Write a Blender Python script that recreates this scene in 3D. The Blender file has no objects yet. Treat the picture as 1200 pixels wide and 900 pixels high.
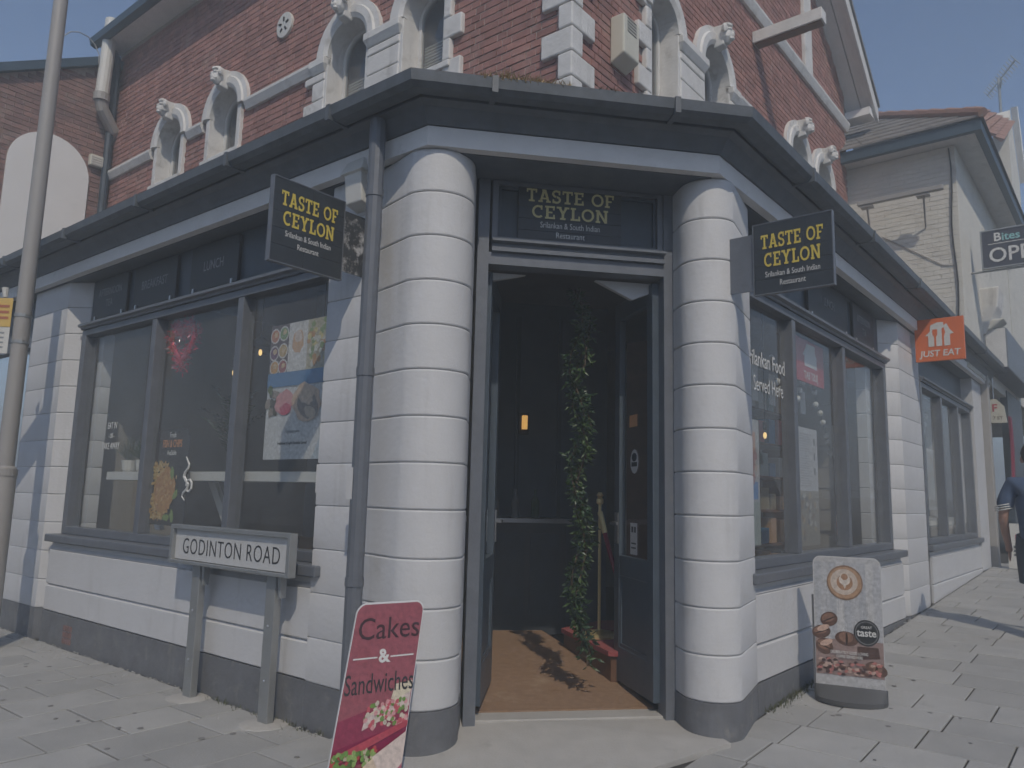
import bpy, bmesh, math, random
from mathutils import Vector, Matrix
from mathutils.geometry import tessellate_polygon
random.seed(7)
rad = math.radians
scene = bpy.context.scene
COL = scene.collection

# ------------------------------------------------------------------ camera
TILT, ROLL, CAMH = rad(8.32), rad(1.40), 1.4
fwd = Vector((0, math.cos(TILT), math.sin(TILT))); up0 = Vector((0, -math.sin(TILT), math.cos(TILT))); rt0 = Vector((1, 0, 0))
rt = rt0*math.cos(ROLL) + up0*math.sin(ROLL); up = up0*math.cos(ROLL) - rt0*math.sin(ROLL)
cam = bpy.data.cameras.new('camera'); camo = bpy.data.objects.new('camera', cam); COL.objects.link(camo)
cam.sensor_width = 36; cam.lens = 36*897/1200; cam.clip_start = 0.05; cam.clip_end = 3000
M = Matrix((rt, up, -fwd)).transposed().to_4x4(); M.translation = (0, 0, CAMH); camo.matrix_world = M
scene.camera = camo
# ------------------------------------------------------------------ sky, sun, exposure
SUN_EL, SUN_HEAD = 46.0, -10.0          # light travels towards heading SUN_HEAD (0 = straight ahead)
world = bpy.data.worlds.new('World'); scene.world = world; world.use_nodes = True
wn = world.node_tree.nodes; wl = world.node_tree.links
sky = wn.new('ShaderNodeTexSky'); sky.sky_type = 'NISHITA'; sky.sun_disc = False
sky.sun_elevation = rad(SUN_EL); sky.air_density = 0.72; sky.dust_density = 0.5; sky.ozone_density = 0.35
lx, ly = math.sin(rad(SUN_HEAD))*math.cos(rad(SUN_EL)), math.cos(rad(SUN_HEAD))*math.cos(rad(SUN_EL))
sky.sun_rotation = math.atan2(-lx, -ly)
wl.new(sky.outputs[0], wn['Background'].inputs[0]); wn['Background'].inputs[1].default_value = 0.13
sun = bpy.data.lights.new('sun', 'SUN'); sun.energy = 2.1; sun.angle = rad(0.55); sun.color = (1.0, 0.90, 0.76)
suno = bpy.data.objects.new('sun', sun); COL.objects.link(suno)
suno.rotation_euler = Vector((lx, ly, -math.sin(rad(SUN_EL)))).to_track_quat('-Z', 'Y').to_euler()
scene.view_settings.view_transform = 'Standard'; scene.view_settings.look = 'None'
scene.view_settings.exposure = 0.08; scene.view_settings.gamma = 1; scene.view_settings.use_curve_mapping = False
cy = scene.cycles; cy.use_adaptive_sampling = True; cy.adaptive_threshold = .035; cy.adaptive_min_samples = 20; cy.max_bounces = 6; cy.diffuse_bounces = 3; cy.glossy_bounces = 3; cy.transparent_max_bounces = 12; cy.volume_bounces = 0; cy.transmission_bounces = 2

# ------------------------------------------------------------------ plan of the corner
A0 = Vector((-0.542, 4.276, 0)); B0 = Vector((1.288, 4.584, 0))
dL = Vector((-0.7815, 0.6239, 0)); nL = Vector((-0.6239, -0.7815, 0))
dR = Vector((0.6359, 0.7718, 0)); nR = Vector((0.7718, -0.6359, 0))
eD = (B0-A0).normalized(); iD = Vector((-eD.y, eD.x, 0)); UP = Vector((0, 0, 1))
def Lf(s, o, z): return A0 + dL*s + nL*(o-.1) + UP*z
def Rf(s, o, z): return B0 + dR*s + nR*(o-.1) + UP*z
def Df(u, v, z): return A0 + eD*u + iD*v + UP*z
def Wf(x, y, z): return Vector((x, y, z))
def gz(p):                                        # pavement height: the right street climbs
    t = (Vector((p[0], p[1], 0))-B0).dot(dR)
    return -0.04 + 0.042*max(0, t+1.4)
OL, OR = -1.9, -1.5                               # set-back of the upper storey behind each shopfront
CS_L, CS_R = 0.353, 0.593                         # where the upper corner edge stands along each street

# ------------------------------------------------------------------ materials
def mat(name, col, rough=.6, var=None, vs=6, bump=0, bs=40, metal=0, spec=.5, col2=None, stain=None, coat=0, detail=5, island=0, streak=None):
    m = bpy.data.materials.new(name); m.use_nodes = True
    n = m.node_tree.nodes; l = m.node_tree.links; b = n['Principled BSDF']
    b.inputs['Roughness'].default_value = rough; b.inputs['Metallic'].default_value = metal
    b.inputs['Specular IOR Level'].default_value = spec
    if coat: b.inputs['Coat Weight'].default_value = coat; b.inputs['Coat Roughness'].default_value = .1
    b.inputs['Base Color'].default_value = (*col, 1)
    geo = n.new('ShaderNodeNewGeometry')
    last = None
    if var or col2:
        t = n.new('ShaderNodeTexNoise'); t.inputs['Scale'].default_value = vs; t.inputs['Detail'].default_value = detail; t.inputs['Roughness'].default_value = .65
        l.new(geo.outputs['Position'], t.inputs['Vector'])
        r = n.new('ShaderNodeValToRGB'); r.color_ramp.elements[0].position = .33; r.color_ramp.elements[1].position = .67
        c2 = col2 if col2 else tuple(max(0, c*(1-var)) for c in col)
        r.color_ramp.elements[0].color = (*c2, 1); r.color_ramp.elements[1].color = (*col, 1)
        l.new(t.outputs['Fac'], r.inputs[0]); last = r.outputs[0]
    if stain:                                      # (colour, scale, threshold, strength): blotches of dirt
        sc, ss, th, st = stain
        t2 = n.new('ShaderNodeTexNoise'); t2.inputs['Scale'].default_value = ss; t2.inputs['Detail'].default_value = 5; t2.inputs['Roughness'].default_value = .72
        l.new(geo.outputs['Position'], t2.inputs['Vector'])
        mr = n.new('ShaderNodeMapRange'); mr.inputs[1].default_value = th; mr.inputs[2].default_value = th+.16; mr.inputs[4].default_value = st
        l.new(t2.outputs['Fac'], mr.inputs[0])
        mx = n.new('ShaderNodeMix'); mx.data_type = 'RGBA'
        l.new(mr.outputs[0], mx.inputs[0])
        if last: l.new(last, mx.inputs[6])
        else: mx.inputs[6].default_value = (*col, 1)
        mx.inputs[7].default_value = (*sc, 1); last = mx.outputs[2]
    if streak:                                     # run-down dirt streaks: noise drawn out vertically
        sc, th, st = streak
        mpn = n.new('ShaderNodeMapping'); mpn.inputs['Scale'].default_value = (9, 9, .55); l.new(geo.outputs['Position'], mpn.inputs['Vector'])
        t4 = n.new('ShaderNodeTexNoise'); t4.inputs['Scale'].default_value = 1.0; t4.inputs['Detail'].default_value = 6; t4.inputs['Roughness'].default_value = .7; l.new(mpn.outputs[0], t4.inputs['Vector'])
        mr4 = n.new('ShaderNodeMapRange'); mr4.inputs[1].default_value = th; mr4.inputs[2].default_value = th+.2; mr4.inputs[4].default_value = st; l.new(t4.outputs['Fac'], mr4.inputs[0])
        mx4 = n.new('ShaderNodeMix'); mx4.data_type = 'RGBA'; l.new(mr4.outputs[0], mx4.inputs[0])
        if last: l.new(last, mx4.inputs[6])
        else: mx4.inputs[6].default_value = (*col, 1)
        mx4.inputs[7].default_value = (*sc, 1); last = mx4.outputs[2]
    if island:                                     # each brick or slab a little different
        oi = n.new('ShaderNodeObjectInfo'); ad = n.new('ShaderNodeMath'); ad.operation = 'ADD'; l.new(oi.outputs['Random'], ad.inputs[0]); l.new(geo.outputs['Random Per Island'], ad.inputs[1])
        fr_ = n.new('ShaderNodeMath'); fr_.operation = 'FRACT'; l.new(ad.outputs[0], fr_.inputs[0])
        mr5 = n.new('ShaderNodeMapRange'); mr5.inputs[3].default_value = 1-island; mr5.inputs[4].default_value = 1+island*.6; l.new(fr_.outputs[0], mr5.inputs[0])
        mx5 = n.new('ShaderNodeMix'); mx5.data_type = 'RGBA'; mx5.blend_type = 'MULTIPLY'; mx5.inputs[0].default_value = 1
        if last: l.new(last, mx5.inputs[6])
        else: mx5.inputs[6].default_value = (*col, 1)
        l.new(mr5.outputs[0], mx5.inputs[7]); last = mx5.outputs[2]
    if last: l.new(last, b.inputs['Base Color'])
    if bump:
        t3 = n.new('ShaderNodeTexNoise'); t3.inputs['Scale'].default_value = bs; t3.inputs['Detail'].default_value = 6
        l.new(geo.outputs['Position'], t3.inputs['Vector'])
        bp = n.new('ShaderNodeBump'); bp.inputs['Strength'].default_value = bump; bp.inputs['Distance'].default_value = .01
        l.new(t3.outputs['Fac'], bp.inputs['Height']); l.new(bp.outputs[0], b.inputs['Normal'])
    return m
def glass_mat(name, refl=1.0, tint=(.93, .95, .95), dirt_veil=.0):
    m = bpy.data.materials.new(name); m.use_nodes = True
    n = m.node_tree.nodes; l = m.node_tree.links; n.remove(n['Principled BSDF'])
    tr = n.new('ShaderNodeBsdfTransparent'); tr.inputs[0].default_value = (*tint, 1)
    gl = n.new('ShaderNodeBsdfGlossy'); gl.inputs['Roughness'].default_value = .02; gl.inputs[0].default_value = (1, 1, 1, 1)
    g0 = n.new('ShaderNodeNewGeometry'); dt = n.new('ShaderNodeVectorMath'); dt.operation = 'DOT_PRODUCT'
    l.new(g0.outputs['Incoming'], dt.inputs[0]); l.new(g0.outputs['Normal'], dt.inputs[1])
    def mth(op, x, y):
        q = n.new('ShaderNodeMath'); q.operation = op; q.use_clamp = False
        for i_, w_ in enumerate((x, y)):
            if isinstance(w_, (int, float)): q.inputs[i_].default_value = w_
            elif w_ is not None: l.new(w_, q.inputs[i_])
        return q.outputs[0]
    ab_ = mth('ABSOLUTE', dt.outputs['Value'], None); om = mth('SUBTRACT', 1.0, ab_); pw_ = mth('POWER', om, 5.0)
    mp = n.new('ShaderNodeMath'); mp.operation = 'MULTIPLY_ADD'; mp.inputs[1].default_value = .92; mp.inputs[2].default_value = .055*refl; mp.use_clamp = True
    l.new(pw_, mp.inputs[0])
    mx = n.new('ShaderNodeMixShader'); l.new(mp.outputs[0], mx.inputs[0])
    l.new(tr.outputs[0], mx.inputs[1]); l.new(gl.outputs[0], mx.inputs[2])
    out = mx
    if dirt_veil:  # pale film on the pane: part dust, part milky veil put into the colour
        df = n.new('ShaderNodeBsdfDiffuse'); df.inputs[0].default_value = (.6, .6, .6, 1)
        t = n.new('ShaderNodeTexNoise'); t.inputs['Scale'].default_value = 2.2; t.inputs['Detail'].default_value = 6
        geo = n.new('ShaderNodeNewGeometry'); l.new(geo.outputs['Position'], t.inputs['Vector'])
        mr = n.new('ShaderNodeMapRange'); mr.inputs[3].default_value = dirt_veil*.4; mr.inputs[4].default_value = dirt_veil*1.6
        l.new(t.outputs['Fac'], mr.inputs[0])
        m2 = n.new('ShaderNodeMixShader'); l.new(mr.outputs[0], m2.inputs[0]); l.new(mx.outputs[0], m2.inputs[1]); l.new(df.outputs[0], m2.inputs[2]); out = m2
    l.new(out.outputs[0], n['Material Output'].inputs[0])
    return m
def emit_mat(name, col, st):
    m = bpy.data.materials.new(name); m.use_nodes = True; b = m.node_tree.nodes['Principled BSDF']
    b.inputs['Emission Color'].default_value = (*col, 1); b.inputs['Emission Strength'].default_value = st; b.inputs['Base Color'].default_value = (*col, 1)
    return m
def print_mat(name, rough=.45, grain=.12):
    m = bpy.data.materials.new(name); m.use_nodes = True; n = m.node_tree.nodes; l = m.node_tree.links; b = n['Principled BSDF']
    at = n.new('ShaderNodeVertexColor'); at.layer_name = 'Col'
    geo = n.new('ShaderNodeNewGeometry'); t = n.new('ShaderNodeTexNoise'); t.inputs['Scale'].default_value = 45; t.inputs['Detail'].default_value = 3
    l.new(geo.outputs['Position'], t.inputs['Vector'])
    mr = n.new('ShaderNodeMapRange'); mr.inputs[1].default_value = .3; mr.inputs[2].default_value = .7; mr.inputs[3].default_value = 1-grain*2.2; mr.inputs[4].default_value = 1+grain
    l.new(t.outputs['Fac'], mr.inputs[0])
    mx = n.new('ShaderNodeMix'); mx.data_type = 'RGBA'; mx.blend_type = 'MULTIPLY'; mx.inputs[0].default_value = 1
    l.new(at.outputs[0], mx.inputs[6]); l.new(mr.outputs[0], mx.inputs[7]); l.new(mx.outputs[2], b.inputs['Base Color'])
    b.inputs['Roughness'].default_value = rough
    return m
white = mat('white masonry paint', (.60, .60, .605), .62, var=.06, vs=3.2, bump=.25, bs=28, stain=((.44, .43, .41), 2.6, .58, .5), streak=((.36, .35, .33), .56, .45))
white2 = mat('aged white paint', (.68, .67, .65), .7, var=.14, vs=5, bump=.4, bs=30, stain=((.3, .28, .25), 4.5, .56, .65), streak=((.3, .29, .27), .55, .5))
cream = mat('cream painted brick', (.66, .64, .58), .75, var=.12, vs=4, bump=.35, bs=22, stain=((.38, .35, .3), 2.2, .55, .55))
plinth_m = mat('grey plinth paint', (.17, .175, .188), .55, var=.25, vs=7, bump=.45, bs=25, stain=((.30, .285, .25), 6, .58, .7), streak=((.28, .27, .24), .56, .5))
slate_p = mat('slate grey joinery paint', (.15, .163, .187), .42, var=.2, vs=9, bump=.12, bs=45, stain=((.2, .2, .2), 7, .6, .5), streak=((.19, .19, .19), .6, .4))
navy = mat('dark navy gloss paint', (.05, .068, .09), .45, var=.25, vs=8, bump=.08, bs=40)
navy_door = mat('blue grey door paint', (.075, .098, .125), .4, var=.16, vs=9, bump=.06, stain=((.16, .16, .16), 8, .68, .5))
fascia_g = mat('weathered pale grey board', (.78, .77, .76), .7, var=.10, vs=6, stain=((.34, .33, .31), 5, .62, .6))
fascia_p = mat('faded slate fascia paint', (.135, .152, .175), .5, var=.25, vs=7, bump=.1, bs=40, stain=((.2, .2, .2), 6, .62, .5), streak=((.16, .165, .17), .58, .5))
board_dark = mat('charcoal sign board', (.026, .03, .036), .5, var=.2, vs=12)
plank_m = mat('charcoal painted planks', (.04, .047, .055), .5, var=.22, vs=14, bump=.1, bs=60)
yellow = mat('yellow lettering', (.62, .49, .09), .55)
paleyellow = mat('faded yellow lettering', (.60, .54, .26), .55)
letter_w = mat('off white lettering', (.62, .62, .6), .55)
letter_g = mat('dull grey lettering', (.26, .27, .28), .6)
letter_k = mat('black lettering', (.03, .03, .032), .5)
brick_m = mat('red brick', (.37, .185, .155), .85, vs=5.5, bump=.45, bs=70, col2=(.25, .125, .11), stain=((.42, .31, .27), 1.5, .55, .6), detail=5, island=.2)
brick_old = mat('old weathered brick', (.29, .165, .14), .88, vs=6.5, bump=.45, bs=60, col2=(.18, .115, .11), stain=((.34, .28, .25), 1.8, .55, .6), detail=5, island=.2)
mortar_m = mat('lime mortar', (.45, .38, .34), .95, var=.25, vs=14, bump=.4, bs=90)
stone_slab = mat('grey paving slab', (.40, .395, .38), .85, vs=2.3, bump=.3, bs=55, col2=(.33, .328, .32), stain=((.25, .245, .235), 3.6, .6, .6), detail=7, island=.12)
joint_m = mat('dark paving joint', (.06, .056, .05), .95, var=.3, vs=30)
concrete = mat('worn concrete', (.44, .425, .40), .85, var=.12, vs=6, bump=.35, bs=60, stain=((.2, .19, .18), 7, .63, .5))
asphalt = mat('asphalt', (.11, .11, .112), .9, var=.25, vs=40, bump=.4, bs=150)
galv = mat('galvanised steel', (.36, .37, .37), .45, var=.12, vs=12, metal=.55)
pole_m = mat('grey painted steel', (.34, .325, .31), .5, var=.08, vs=5)
plastic_w = mat('white plastic', (.62, .61, .57), .45, var=.04, vs=9)
plastic_y = mat('yellowed plastic', (.60, .58, .49), .45, var=.05, vs=8)
lead = mat('dark gutter', (.13, .145, .162), .5, var=.3, vs=10, stain=((.16, .16, .16), 9, .66, .6))
blue_gut = mat('blue grey gutter paint', (.05, .085, .12), .45, var=.2, vs=6)
roof_slate = mat('roof slate', (.23, .215, .205), .75, vs=7, col2=(.14, .135, .135), bump=.2, detail=7)
ridge_m = mat('terracotta ridge tile', (.33, .19, .15), .8, var=.25, vs=6)
glass = glass_mat('shop window glass', .9, dirt_veil=.10)
glass_d = glass_mat('door glass', .9, dirt_veil=.02)
glass_up = glass_mat('upstairs window glass', 1.4, (.7, .73, .75), .10)
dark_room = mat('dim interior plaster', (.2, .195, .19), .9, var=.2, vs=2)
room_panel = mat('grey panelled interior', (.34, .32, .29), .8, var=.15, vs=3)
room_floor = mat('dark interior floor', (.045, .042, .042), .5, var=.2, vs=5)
coir = mat('brown coir mat', (.33, .21, .13), .95, vs=22, bump=.7, bs=160, col2=(.25, .155, .095), stain=((.42, .31, .21), 3, .56, .7), detail=6)
redcarpet = mat('red carpet', (.34, .085, .085), .95, var=.2, vs=40, bump=.3, bs=150)
wood_m = mat('brown wood', (.17, .085, .045), .5, var=.35, vs=9)
brass = mat('polished brass', (.80, .64, .32), .38, metal=.75)
velvet = mat('crimson velvet rope', (.28, .02, .06), .8, var=.2, vs=30)
leaf_a = mat('dark green leaf', (.035, .075, .028), .45, var=.5, vs=18)
leaf_b = mat('bright green leaf', (.07, .12, .035), .45, var=.4, vs=18)
stem_m = mat('brown stem', (.08, .05, .03), .8)
drygrass = mat('dry straw grass', (.60, .45, .24), .9, var=.35, vs=30)
moss = mat('green moss', (.10, .11, .05), .95, var=.4, vs=30)
tinsel_m = mat('red tinsel', (.78, .04, .10), .3, metal=.2, var=.35, vs=60)
silver_t = mat('silver tinsel fleck', (.8, .72, .74), .2, metal=.7)
bulb_m = emit_mat('warm filament bulb', (1.0, .66, .25), 1.2)
sconce_m = emit_mat('amber sconce glow', (1.0, .55, .16), .55)
print_m = print_mat('printed picture')
print_gloss = print_mat('laminated print', .3, .10)
chrome = mat('brushed metal', (.55, .55, .56), .3, metal=.9)
black_pl = mat('black plastic', (.02, .02, .022), .45)
rubber = mat('dark grey moulded base', (.09, .092, .095), .6, var=.1, vs=8)
orange_m = mat('orange sign face', (.68, .165, .055), .45, var=.04, vs=5)
sticker_w = mat('white sticker', (.62, .61, .6), .5)
sticker_o = mat('orange sticker', (.72, .36, .16), .5)
skin_m = mat('skin', (.42, .25, .19), .55, var=.08, vs=10)
shirt_m = mat('blue cotton shirt', (.075, .115, .2), .9, var=.2, vs=14, bump=.3, bs=40)
shorts_m = mat('dark shorts', (.04, .05, .07), .9)
hair_m = mat('brown hair', (.07, .05, .04), .8, var=.4, vs=60)
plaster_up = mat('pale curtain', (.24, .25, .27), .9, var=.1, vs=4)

# ------------------------------------------------------------------ mesh builder
class MB:
    def __init__(self, xf=Wf): self.v = []; self.f = []; self.c = []; self.xf = xf
    def add(self, vs, fs, col=None, raw=False):
        b = len(self.v); self.v += [tuple(p) if raw else tuple(self.xf(*p)) for p in vs]
        for f in fs: self.f.append([b+i for i in f]); self.c.append(col)
        return self
    def box(self, a0, a1, b0, b1, c0, c1, col=None):
        vs = [(a, b, c) for c in (c0, c1) for b in (b0, b1) for a in (a0, a1)]
        return self.add(vs, [(0, 1, 3, 2), (4, 6, 7, 5), (0, 4, 5, 1), (2, 3, 7, 6), (0, 2, 6, 4), (1, 5, 7, 3)], col)
    def loft(self, rings, cap=True, closed=True, raw=False, col=None):
        n = len(rings[0]); vs = [p for r in rings for p in r]; fs = []
        for k in range(len(rings)-1):
            for i in range(n if closed else n-1):
                j = (i+1) % n; fs.append((k*n+i, k*n+j, (k+1)*n+j, (k+1)*n+i))
        if cap: fs.append(tuple(range(n-1, -1, -1))); fs.append(tuple((len(rings)-1)*n+i for i in range(n)))
        return self.add(vs, fs, col, raw)
    def prism(self, poly, z0, z1, col=None):          # poly in (a,b), extruded along c
        return self.loft([[(a, b, z0) for a, b in poly], [(a, b, z1) for a, b in poly]], col=col)
    def slab(self, poly, o0, o1, col=None):           # poly in (a,c), extruded along b
        return self.loft([[(a, o0, c) for a, c in poly], [(a, o1, c) for a, c in poly]], col=col)
    def tube(self, pts, r, n=8, raw=True, col=None):
        pts = [Vector(p) if raw else self.xf(*p) for p in pts]; rings = []; rr = r if isinstance(r, (list, tuple)) else [r]*len(pts)
        pu = None
        for i, p in enumerate(pts):
            t = (pts[min(i+1, len(pts)-1)]-pts[max(i-1, 0)]).normalized()
            if pu is None: pu = Vector((0, 0, 1)) if abs(t.z) < .9 else Vector((1, 0, 0))
            a = t.cross(pu).normalized(); b = a.cross(t).normalized(); pu = b
            rings.append([p+a*(rr[i]*math.cos(2*math.pi*k/n))+b*(rr[i]*math.sin(2*math.pi*k/n)) for k in range(n)])
        return self.loft(rings, raw=True, col=col)
    def lathe(self, c, prof, n=16, col=None):         # prof: (r, z) about world vertical at c (world)
        c = Vector(c); rings = [[c+Vector((r*math.cos(2*math.pi*k/n), r*math.sin(2*math.pi*k/n), z)) for k in range(n)] for r, z in prof]
        return self.loft(rings, raw=True, col=col)
    def ball(self, c, r, n=8, m=6, sq=(1, 1, 1), jit=0, raw=True, col=None):
        c = Vector(c) if raw else self.xf(*c); rings = []
        for i in range(m+1):
            ph = -math.pi/2+math.pi*i/m*(.999)+.0005
            rings.append([c+Vector((r*sq[0]*math.cos(ph)*math.cos(2*math.pi*k/n), r*sq[1]*math.cos(ph)*math.sin(2*math.pi*k/n), r*sq[2]*math.sin(ph)))*(1+random.uniform(-jit, jit)) for k in range(n)])
        return self.loft(rings, raw=True, col=col)
    def ring(self, a0, a1, b0, b1, z0, z1, wa, wz=None, wt=None):   # one rectangular frame: stiles wa, bottom wz, top wt
        wz = wa if wz is None else wz; wt = wa if wt is None else wt
        out = [(a0, z0), (a1, z0), (a1, z1), (a0, z1)]; inn = [(a0+wa, z0+wz), (a1-wa, z0+wz), (a1-wa, z1-wt), (a0+wa, z1-wt)]
        vs = [(x, b0, z) for x, z in out]+[(x, b0, z) for x, z in inn]+[(x, b1, z) for x, z in out]+[(x, b1, z) for x, z in inn]
        fs = []
        for i in range(4):
            j = (i+1) % 4; fs += [(i, j, 4+j, 4+i), (8+i, 12+i, 12+j, 8+j), (i, 8+i, 8+j, j), (4+i, 4+j, 12+j, 12+i)]
        return self.add(vs, fs)
    def holed(self, outer, holes, b, depth, flip=False):   # plate in (a,c) at b with holes; reveals to b-depth
        loops = [outer]+holes
        tris = tessellate_polygon([[Vector((x, z, 0)) for x, z in lp] for lp in loops])
        pts = [(x, b, z) for lp in loops for x, z in lp]
        self.add(pts, [tuple(t) for t in tris])
        for lp in holes:
            n = len(lp); vs = [(x, b, z) for x, z in lp]+[(x, b-depth, z) for x, z in lp]
            self.add(vs, [(i, (i+1) % n, n+(i+1) % n, n+i) for i in range(n)])
        return self
    def build(self, name, m, parent=None, kind=None, label=None, smooth=False, bevel=0, recalc=True):
        me = bpy.data.meshes.new(name); me.from_pydata(self.v, [], self.f)
        if any(c is not None for c in self.c):
            at = me.color_attributes.new('Col', 'FLOAT_COLOR', 'CORNER')
            for p in me.polygons:
                c = self.c[p.index] or (.5, .5, .5)
                for li in p.loop_indices: at.data[li].color = (*c, 1)
        if recalc:
            bm = bmesh.new(); bm.from_mesh(me); bmesh.ops.recalc_face_normals(bm, faces=bm.faces); bm.to_mesh(me); bm.free()
        me.materials.append(m)
        if smooth: me.polygons.foreach_set('use_smooth', [True]*len(me.polygons))
        o = bpy.data.objects.new(name, me); COL.objects.link(o)
        if bevel:
            md = o.modifiers.new('bevel', 'BEVEL'); md.width = bevel; md.segments = 2; md.limit_method = 'ANGLE'; md.angle_limit = rad(40)
        if smooth:
            try: me.set_sharp_from_angle(angle=rad(22))
            except Exception: pass
        adopt(o, parent)
        if kind: o['kind'] = kind
        if label: o['label'] = label
        return o
def adopt(o, parent):
    if parent is not None:
        o.parent = parent
        if parent.type == 'EMPTY': o.matrix_parent_inverse = Matrix.Translation(-Vector(parent.location))
def thing(name, label, cat, loc, group=None):
    o = bpy.data.objects.new(name, None); COL.objects.link(o); o.location = loc; o.empty_display_size = .1
    o['label'] = label; o['category'] = cat
    if group: o['group'] = group
    return o
def tag(o, label, cat, group=None):
    o['label'] = label; o['category'] = cat
    if group: o['group'] = group
    return o
def B(name, m, parent, xf, *boxes, bevel=0, label=None, kind=None):
    mb = MB(xf)
    for b in boxes: mb.box(*b)
    return mb.build(name, m, parent, bevel=bevel, label=label, kind=kind)
def text(body, size, P, xd, yd, m, parent, name='lettering', align='CENTER', bold=0, shear=0, xs=1.0, depth=.0015, space=1.0):
    cu = bpy.data.curves.new('t', 'FONT'); cu.body = body; cu.size = 1; cu.align_x = align; cu.align_y = 'CENTER'
    cu.offset = bold; cu.shear = shear; cu.extrude = .004; cu.space_line = .95; cu.space_character = space; cu.resolution_u = 3
    ob = bpy.data.objects.new('t', cu); COL.objects.link(ob)
    dg = bpy.context.evaluated_depsgraph_get(); me = bpy.data.meshes.new_from_object(ob.evaluated_get(dg))
    bpy.data.objects.remove(ob)
    P = Vector(P); xd = Vector(xd).normalized(); yd = Vector(yd).normalized(); zd = xd.cross(yd)
    k = size/.73                                  # size = capital height
    for v in me.vertices:
        v.co = P + xd*(v.co.x*k*xs) + yd*(v.co.y*k) + zd*(depth*.5 + (depth*.5 if v.co.z > 0 else -depth*.45))
    me.materials.clear(); me.materials.append(m)
    o = bpy.data.objects.new(name, me); COL.objects.link(o); adopt(o, parent); return o
# slab-serif capitals drawn as strokes: (kind, ...) on a unit-high grid
W_, S_ = .19, .12
GL = {'T': (.86, [('v', .43, 0, 1), ('s', .2, .66, 0), ('s', .02, .84, 1), ('e', .02, .72, 1), ('e', .72, .72, 1)]),
 'A': (.98, [('l', .17, 0, .47, 1), ('l', .81, 0, .51, 1), ('h', .25, .73, .3), ('s', 0, .36, 0), ('s', .62, .98, 0), ('s', .3, .6, 1)]),
 'S': (.74, [('a', .37, .73, .27, .22, 20, 265), ('a', .37, .27, .27, .22, 85, -160), ('e', .54, .66, 1), ('e', .06, 0, .3)]),
 'E': (.82, [('v', .2, 0, 1), ('s', .02, .78, 0), ('s', .02, .76, 1), ('h', .2, .58, .5), ('e', .64, 0, .33), ('e', .62, .68, 1)]),
 'O': (.98, [('a', .49, .5, .4, .42, 0, 360)]),
 'F': (.78, [('v', .2, 0, 1), ('s', .02, .42, 0), ('s', .02, .75, 1), ('h', .2, .56, .48), ('e', .61, .66, 1)]),
 'C': (.88, [('a', .48, .5, .39, .42, 48, 312), ('e', .66, .66, 1)]),
 'Y': (.96, [('l', .19, 1, .48, .45), ('l', .77, 1, .48, .45), ('v', .48, 0, .5), ('s', .27, .69, 0), ('s', 0, .37, 1), ('s', .6, .96, 1)]),
 'L': (.78, [('v', .22, 0, 1), ('s', .03, .76, 0), ('s', .03, .43, 1), ('e', .62, 0, .36)]),
 'N': (1.02, [('v', .2, 0, 1), ('v', .82, 0, 1), ('l', .2, 1, .82, 0), ('s', .03, .38, 0), ('s', .64, .99, 1), ('s', .03, .3, 1)]),
 ' ': (.42, [])}
def slab_text(body, size, P, xd, yd, m, parent, width=None):
    if ' ' in body:                                # each word its own piece
        ws = body.split(' '); wl_ = [sum(GL[c][0] for c in w)+.08*(len(w)-1) for w in ws]; gap = GL[' '][0]+.16; tt = sum(wl_)+gap*(len(ws)-1); k_ = (width/tt) if width else size; x_ = -tt/2
        for w, q in zip(ws, wl_): slab_text(w, size, Vector(P)+Vector(xd).normalized()*((x_+q/2)*k_), xd, yd, m, parent, q*k_); x_ += q+gap
        return
    P = Vector(P); xd = Vector(xd).normalized(); yd = Vector(yd).normalized(); zd = xd.cross(yd)
    tot = sum(GL[c][0] for c in body)+.08*(len(body)-1); kx = (width/tot) if width else size
    x = -tot/2; mb = MB(); cnt = [0]
    def quad(pl):
        cnt[0] += 1; d = .0015+.00018*(cnt[0] % 9)
        mb.loft([[tuple(P+xd*(a*kx)+yd*((b-.5)*size)+zd*0.0) for a, b in pl], [tuple(P+xd*(a*kx)+yd*((b-.5)*size)+zd*d) for a, b in pl]], raw=True)
    for ch in body:
        w, st = GL[ch]
        for s in st:
            k = s[0]
            if k == 'v': quad([(x+s[1]-W_/2, s[2]), (x+s[1]+W_/2, s[2]), (x+s[1]+W_/2, s[3]), (x+s[1]-W_/2, s[3])])
            elif k == 'h': quad([(x+s[1], s[3]-S_/2), (x+s[2], s[3]-S_/2), (x+s[2], s[3]+S_/2), (x+s[1], s[3]+S_/2)])
            elif k == 's':
                y0, y1 = (0, S_+.02) if s[3] == 0 else (1-S_-.02, 1)
                quad([(x+s[1], y0), (x+s[2], y0), (x+s[2], y1), (x+s[1], y1)])
            elif k == 'e': quad([(x+s[1], s[2]), (x+s[1]+.12, s[2]), (x+s[1]+.12, s[3]), (x+s[1], s[3])])
            elif k == 'l':
                h = W_/2*1.05; quad([(x+s[1]-h, s[2]), (x+s[1]+h, s[2]), (x+s[3]+h, s[4]), (x+s[3]-h, s[4])])
            elif k == 'a':
                _, cx, cy, rx, ry, a0, a1 = s; n = 18; h = .085
                for i in range(n):
                    t0, t1 = rad(a0+(a1-a0)*i/n), rad(a0+(a1-a0)*(i+1)/n)
                    quad([(x+cx+(rx+hh)*math.cos(t), cy+(ry+hh*.9)*math.sin(t)) for t, hh in ((t0, -h), (t0, h), (t1, h), (t1, -h))])
        x += w+.08
    return mb.build('lettering', m, parent)
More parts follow.
